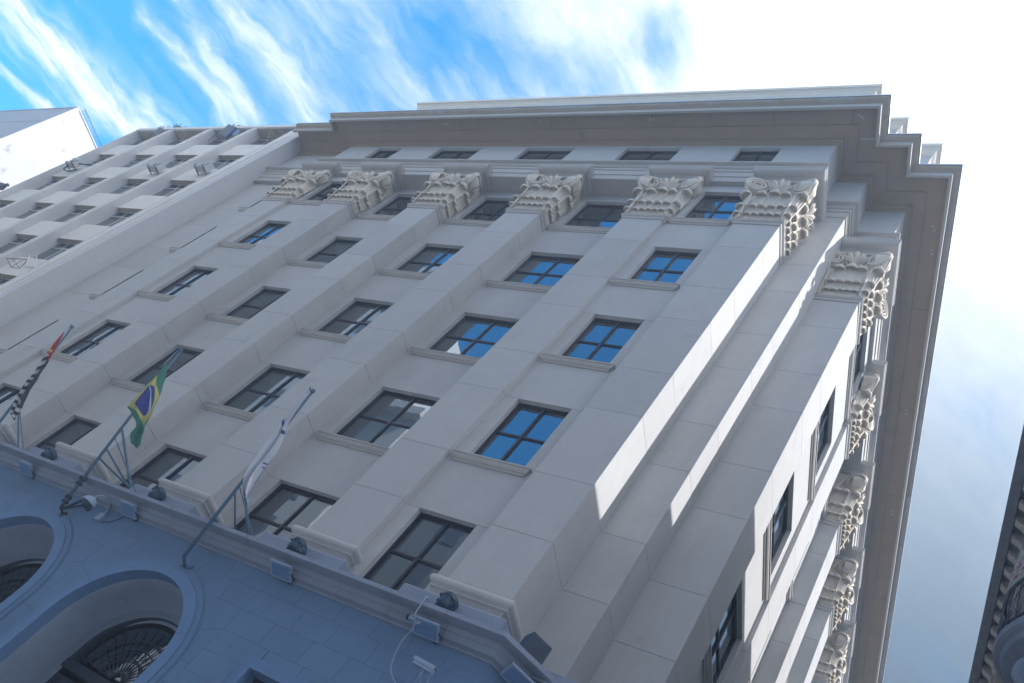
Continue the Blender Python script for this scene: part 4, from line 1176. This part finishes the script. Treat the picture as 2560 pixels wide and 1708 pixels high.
bracket([[(-.35, 0, .0), (.35, 0, 0), (.2, -.45, .0), (-.3, -.45, 0), (-.35, 0, 0)], [(-.35, 0, 0), (-.42, -.05, .7), (-.25, -.45, 0)], [(.35, 0, 0), (-.05, -.05, .72), (-.42, -.05, .7)], [(-.05, -.05, .72), (.2, -.45, 0)]], (-30.1, .0, 18.85), 'empty rusty angle bracket on the lower left spandrel of the finned building')
bracket([[(-.6, -.3, .55), (-.25, -.05, 0)], [(0, -.3, .55), (.45, -.05, 0)], [(-.25, -.05, 0), (.45, -.05, 0)]], (-29.2, 0, 19.0), 'pair of pale steel rods sticking out beside the rusty bracket', 'nbframe', .022)
bracket([[(-.5, -.2, 1.1), (.1, 0, .1)], [(-.15, -.2, 1.1), (.35, 0, .1)], [(.35, -.2, 1.1), (.9, 0, .6)], [(-.2, -.2, .9), (.8, -.1, .65)]], (-29.4, -.1, 34.0), 'thin empty bracket rods under the roof slab at the top right bay')
bracket([[(-.5, -.2, 1.1), (.1, 0, .1)], [(-.15, -.2, 1.1), (.35, 0, .1)], [(.3, -.2, 1.0), (.5, 0, .5)]], (-37.0, -.1, 34.0), 'thin empty bracket rods under the roof slab at the third bay from the right')
t = thing('roof_panel', 'dark square panel with a blue edge tilted under the roof slab of the finned building', 'panel', (-32.9, -.45, 34.55), rot=(.35, .1, .25))
link('board', MB().box(-.30, .35, -.04, .04, -.45, .40).mesh('board', M['oldstone']), t)
link('edge', MB().box(.352, .40, -.05, .10, -.45, .40).mesh('edge', M['ladder']), t)
link('back_plate', MB().box(.42, .75, .05, .09, -.1, .35).mesh('back_plate', M['white']), t)
link('stay', MB().tube([(-.5, 0, -.3), (-.9, .3, -1.0)], .02, 5).mesh('stay', M['rust']), t)
t = thing('roof_panel', 'dark square panel on rods at the top of the leftmost bay', 'panel', (-39.5, -.42, 34.7), rot=(.35, .1, .25))
link('board', MB().box(-.2, .25, -.03, .03, -.3, .3).mesh('board', M['oldstone']), t)
link('stay', MB().tube([(-.3, 0, -.2), (-.6, .3, -.8)], .02, 5).mesh('stay', M['rust']), t)
def plant(x, label, n=70, w_=.5):
    mb = MB(); rnd = random.Random(int(x * 10))
    for k in range(6):
        a = rnd.uniform(-1, 1) * w_
        mb.tube([(a * .4, 0, 0), (a, rnd.uniform(-.1, .1), rnd.uniform(.15, .4))], .01, 4, 1)
    for k in range(n):
        p = Vector((rnd.gauss(0, w_ * .5), rnd.gauss(0, .1), abs(rnd.gauss(.12, .15)))); a = rnd.uniform(0, 6.3); s_ = rnd.uniform(.04, .09)
        d1_ = Vector((math.cos(a), math.sin(a) * .5, rnd.uniform(-.5, 1))).normalized() * s_; d2_ = Vector((-math.sin(a), .4, rnd.uniform(-.6, .6))).normalized() * s_ * .5
        mb.add([p - d1_, p + d2_, p + d1_, p - d2_], [(0, 1, 2, 3)])
    t = thing('roof_plant', label, 'plant', (x, -.3, 35.5))
    link('foliage', mb.mesh('foliage', [M['leafplant'], M['rust']]), t)
plant(-40.3, 'weedy plant on the roof slab above the leftmost bay'); plant(-38.9, 'bushier weedy plant on the roof slab beside the first one', 110, .7); plant(-33.4, 'small tuft of weeds on the roof slab near the middle', 40, .3)

# low roof structure behind the fins
t = thing('roof_shed', 'low brown rooftop shed seen behind the leftmost fin', 'shed', (-48, 1.9, 33.6))
link('walls', MB().box(-3, 3, 0, 4, 0, 1.9).mesh('walls', M['nbsoff']), t)
link('roof', MB().box(-3.3, 3.6, -.3, 4.3, 1.9, 2.1).mesh('roof', M['rust']), t)
link('plank', MB().box(-2.6, 3.2, -.5, -.3, 1.2, 1.35).mesh('plank', M['tower']), t)

# far white tower
W = thing('white_tower', 'tall blank white tower with a grey front beyond the finned building', 'building', (-60, .16, GZ))
H = 42.35 - GZ
link('side_wall', MB().box(-.3, 0, .003, 5.6, 0, H).mesh('side_wall', M['tower']), W)
link('front_wall', MB().box(-30, -.02, 0, .3, 0, H).mesh('front_wall', M['towerf']), W)
link('corner_pier', MB().box(-.5, .04, -.05, .25, 0, H).mesh('corner_pier', M['tower']), W)
link('roof', MB().box(-30, -.3, .3, 20, H - .5, H - .1).mesh('roof', M['towerf']), W)
for k in range(4): link('cladding_joint', boxmesh(29, .01, .03, 'joint', 'cladding_joint'), W, Matrix.Translation((-29.6, -.012, H - 3 - k * 3.4)))
link('parapet', MB().box(-30, .06, -.06, .2, H, H + .12).box(-.3, .06, .2, 5.6, H, H + .10).mesh('parapet', M['towerf']), W)
t = thing('roof_railing', 'blue steel ladder-like railing along the edge of the white tower', 'railing', (-60, .16, 42.47))
r_ = MB().tube([(0, .25, -.02), (0, 3.65, -.02)], .035, 5).tube([(0, .25, .42), (0, 3.65, .42)], .035, 5)
link('rail', r_.mesh('rail', M['ladder']), t)
for k in range(18): link('rung', boxmesh(.04, .04, .42, 'ladder', 'rung'), t, Matrix.Translation((0, .35 + k * .19, -.01)))
t = thing('wall_finial', 'dark turned finial poking in at the left edge of the picture', 'finial', (-31.25, -3.0, 20.45))
link('knob', MB().lathe([(0, -.9), (.05, -.9), (.07, -.5), (.14, -.35), (.07, -.2), (.12, -.1), (.18, .1), (.1, .28), (.05, .3), (.08, .42), (0, .5)], 14, Matrix.Rotation(1.0, 4, 'Y')).mesh('knob', M['oldstone'], True), t)
link('arm', MB().tube([(-.75, 0, -.5), (-1.6, .8, -1.4), (-3.2, 3.0, -3.2)], .06, 6).mesh('arm', M['oldstone']), t)

# ------------------------------------------------------------------ building across the side street
O = thing('eclectic_building', 'dark weathered building with bracketed eaves and a round balcony at the right edge', 'building', (0, 0, 0))
EZ = 22.75
link('wall', MB().box(7.75, 18, -1.5, 50, GZ, EZ - .1).mesh('wall', M['oldstone2']), O)
link('eaves', MB().box(6.92, 18, -1.8, 50, EZ - .10, EZ + .25).mesh('eaves', M['oldstone']), O)
link('eaves_fascia', MB().box(6.90, 7.13, -1.82, 50, EZ - .22, EZ - .101).mesh('eaves_fascia', M['oldstone']), O)
link('frieze', MB().box(7.50, 7.749, -1.5, 50, EZ - .9, EZ - .10).mesh('frieze', M['oldstone2']), O)
bm = MB()
prof = [(7.50, EZ - .75), (7.44, EZ - .72), (7.40, EZ - .62), (7.40, EZ - .52), (7.34, EZ - .42), (7.25, EZ - .36), (7.19, EZ - .30), (7.16, EZ - .22), (7.16, EZ - .101), (7.50, EZ - .101)]
bm.prism(prof, .02, .22)
for k in range(3): bm.prism([(x_ - .012, z_) for x_, z_ in prof[1:-1]] + [(7.42, EZ - .12), (7.45, EZ - .6)], .04 + k * .08, .065 + k * .08)
bme = bm.mesh('bracket', M['oldstone2'])
for k in range(60): link('bracket', bme, O, Matrix.Translation((0, -.3 + k * .595, 0)))
for k in range(30): link('coffer', boxmesh(.22, .24, .03, 'oldstone', 'coffer'), O, Matrix.Translation((7.20, .02 + k * .595 + .0, EZ - .135)))
# round balcony
BC = (8.22, -.50, 12.6)
bl = link('balcony', MB().lathe([(0, -.35), (.55, -.33), (.78, -.22), (.98, -.12), (1.02, -.05), (1.06, -.03), (1.10, .0), (1.12, .08), (1.08, .12), (0, .13)], 48, Matrix.Translation(BC)).mesh('balcony', M['oldstone']), O)
rl = MB()
rl.tube([(BC[0] + 1.07 * math.cos(a / 30 * PI), BC[1] + 1.07 * math.sin(a / 30 * PI), BC[2] + .95) for a in range(61)], .025, 6)
rl.tube([(BC[0] + 1.07 * math.cos(a / 30 * PI), BC[1] + 1.07 * math.sin(a / 30 * PI), BC[2] + .22) for a in range(61)], .018, 6)
for k in range(36):
    a = 2 * PI * k / 36
    c = Vector((BC[0] + 1.09 * math.cos(a), BC[1] + 1.09 * math.sin(a), BC[2]))
    tg = Vector((-math.sin(a), math.cos(a), 0))
    rl.tube([c + Vector((0, 0, .13)), c + Vector((0, 0, .95))], .010, 4)
    rl.tube([c + tg * (.07 * math.sin(q * .9)) + Vector((0, 0, .22 + q * .07)) for q in range(11)], .010, 4)
link('railing', rl.mesh('railing', M['iron']), bl)
mb = MB(); 
for sx in (-.35, .45):
    mb.tube(smoothpts([(8.0, BC[1] + sx, BC[2] - .3), (7.55, BC[1] + sx, BC[2] - .35), (7.45, BC[1] + sx, BC[2] - .7), (7.72, BC[1] + sx, BC[2] - 1.0), (7.62, BC[1] + sx, BC[2] - 1.3), (7.78, BC[1] + sx, BC[2] - 1.6)]), [.10] * 10 + [.08] * 10 + [.06] * 6, 10)
link('console', mb.mesh('console', M['oldstone'], True), bl)
mb = MB()
link('corbel', MB().lathe([(.25, -1.6), (.30, -1.2), (.42, -.8), (.50, -.34)], 24, Matrix.Translation(BC)).mesh('corbel', M['oldstone'], True), bl)
for k in range(3):
    t_ = MB().box(7.66, 7.75, 1.6 + k * 3.2, 3.0 + k * 3.2, 15, 18.2).box(7.60, 7.66, 1.5 + k * 3.2, 3.1 + k * 3.2, 18.2, 18.5)
    link('window_surround', t_.mesh('window_surround', M['oldstone']), O)
def banner(q, s, t):
    v = q.n('ShaderNodeTexVoronoi'); v.inputs['Scale'].default_value = 7; q.put(v.inputs['Vector'], q.xyz(s, t))
    e = q.n('ShaderNodeTexVoronoi', feature='DISTANCE_TO_EDGE'); e.inputs['Scale'].default_value = 7; q.put(e.inputs['Vector'], q.xyz(s, t))
    sel = q.n('ShaderNodeSeparateColor'); q.t.links.new(v.outputs['Color'], sel.inputs[0])
    c = q.mix(q.m('GREATER_THAN', sel.outputs[0], .5), (.22, .24, .26), (.30, .27, .18))
    c = q.mix(q.m('GREATER_THAN', sel.outputs[1], .8), c, (.30, .08, .10))
    return q.mix(q.m('LESS_THAN', e.outputs[0], .07), c, (.42, .45, .50))
mb = MB(); nu, nv = 24, 4
mb.grid(lambda u, v: (BC[0] + (1.10 - .05 * v) * math.cos(PI * (.62 + .9 * u)), BC[1] + (1.10 - .05 * v) * math.sin(PI * (.62 + .9 * u)), BC[2] + .98 + .85 * v * min(1, u * 1.9 + .02) * min(1, (1 - u) * 4 + .1)), nu, nv)
me = mb.mesh('awning', flagmat('banner_cloth', banner), True)
uvl = me.uv_layers.new(name='UVMap')
for lp in me.loops: uvl.data[lp.index].uv = ((lp.vertex_index % (nu + 1)) / nu * 3, (lp.vertex_index // (nu + 1)) / nv)
thing('banner', 'patterned pale banner wrapped along the round balcony railing at the right edge', 'banner', me=me)

# ------------------------------------------------------------------ buildings out of view: some mirrored in the glass, some added to block light
def envb(x0, x1, y0, y1, h, m, label, cols=3.6):
    t = thing('street_building', label, 'building', (x0, y0, GZ))
    link('wall', MB().box(0, x1 - x0, y1 - y0 + .0, y0 - y0, 0, h - GZ).mesh('wall', M[m]), t)
    wm = MB(); n = int((x1 - x0) / cols)
    for i in range(n):
        for k in range(int((h - 6) / 3.8)):
            xx = (i + .5) * (x1 - x0) / n; zz_ = 4 + k * 3.8
            wm.box(xx - .7, xx + .7, -.001, .04, zz_, zz_ + 2.0)
    link('window_rows', wm.mesh('window_rows', M['oldstone']), t, None, kind='stuff')
    link('cornice', MB().box(-.5, x1 - x0 + .5, -1, .8, h - GZ, h - GZ + .8).mesh('cornice', M[m]), t)
envb(-85, -40, -20, -38, 58, 'envB', 'tall pale office block across the street, reflected in the left windows')
envb(-35.5, -28.5, -20, -38, 38, 'envA', 'narrow beige block across the street, reflected in the middle windows')
envb(-25, 2, -21, -38, 33, 'oldenv', 'low grey block across the street behind the viewer')
envb(9, 40, -22, -40, 40, 'oldenv', 'unseen grey block added across the crossing behind the viewer to dim the lower facade')  # added out of view to dim the lower facade
t = thing('rear_light_blocker', 'unseen grey block added behind the eclectic building to cut side light', 'building', (21, 2, GZ))  # added out of view to darken the faces turned this way
link('wall', MB().box(0, 16, 0, 45, 0, 36).mesh('wall', M['oldenv']), t)
link('parapet', MB().box(-.1, 16, -.1, 45, 36, 36.8).mesh('parapet', M['oldenv']), t)

# thin haze volume added for a blue veil, round everything that stands here; the sky stays outside it
hz = bpy.data.materials.new('haze'); hz.use_nodes = True
ht = hz.node_tree; ht.nodes.clear()
ho = ht.nodes.new('ShaderNodeOutputMaterial'); hv = ht.nodes.new('ShaderNodeVolumePrincipled')
hv.inputs['Color'].default_value = (.55, .74, 1.0, 1); hv.inputs['Density'].default_value = .0029
ht.links.new(hv.outputs[0], ho.inputs['Volume'])
link('haze', MB().box(-301, 301, -301, 301, GZ - 1.6, 62).mesh('haze', hz), kind='stuff')
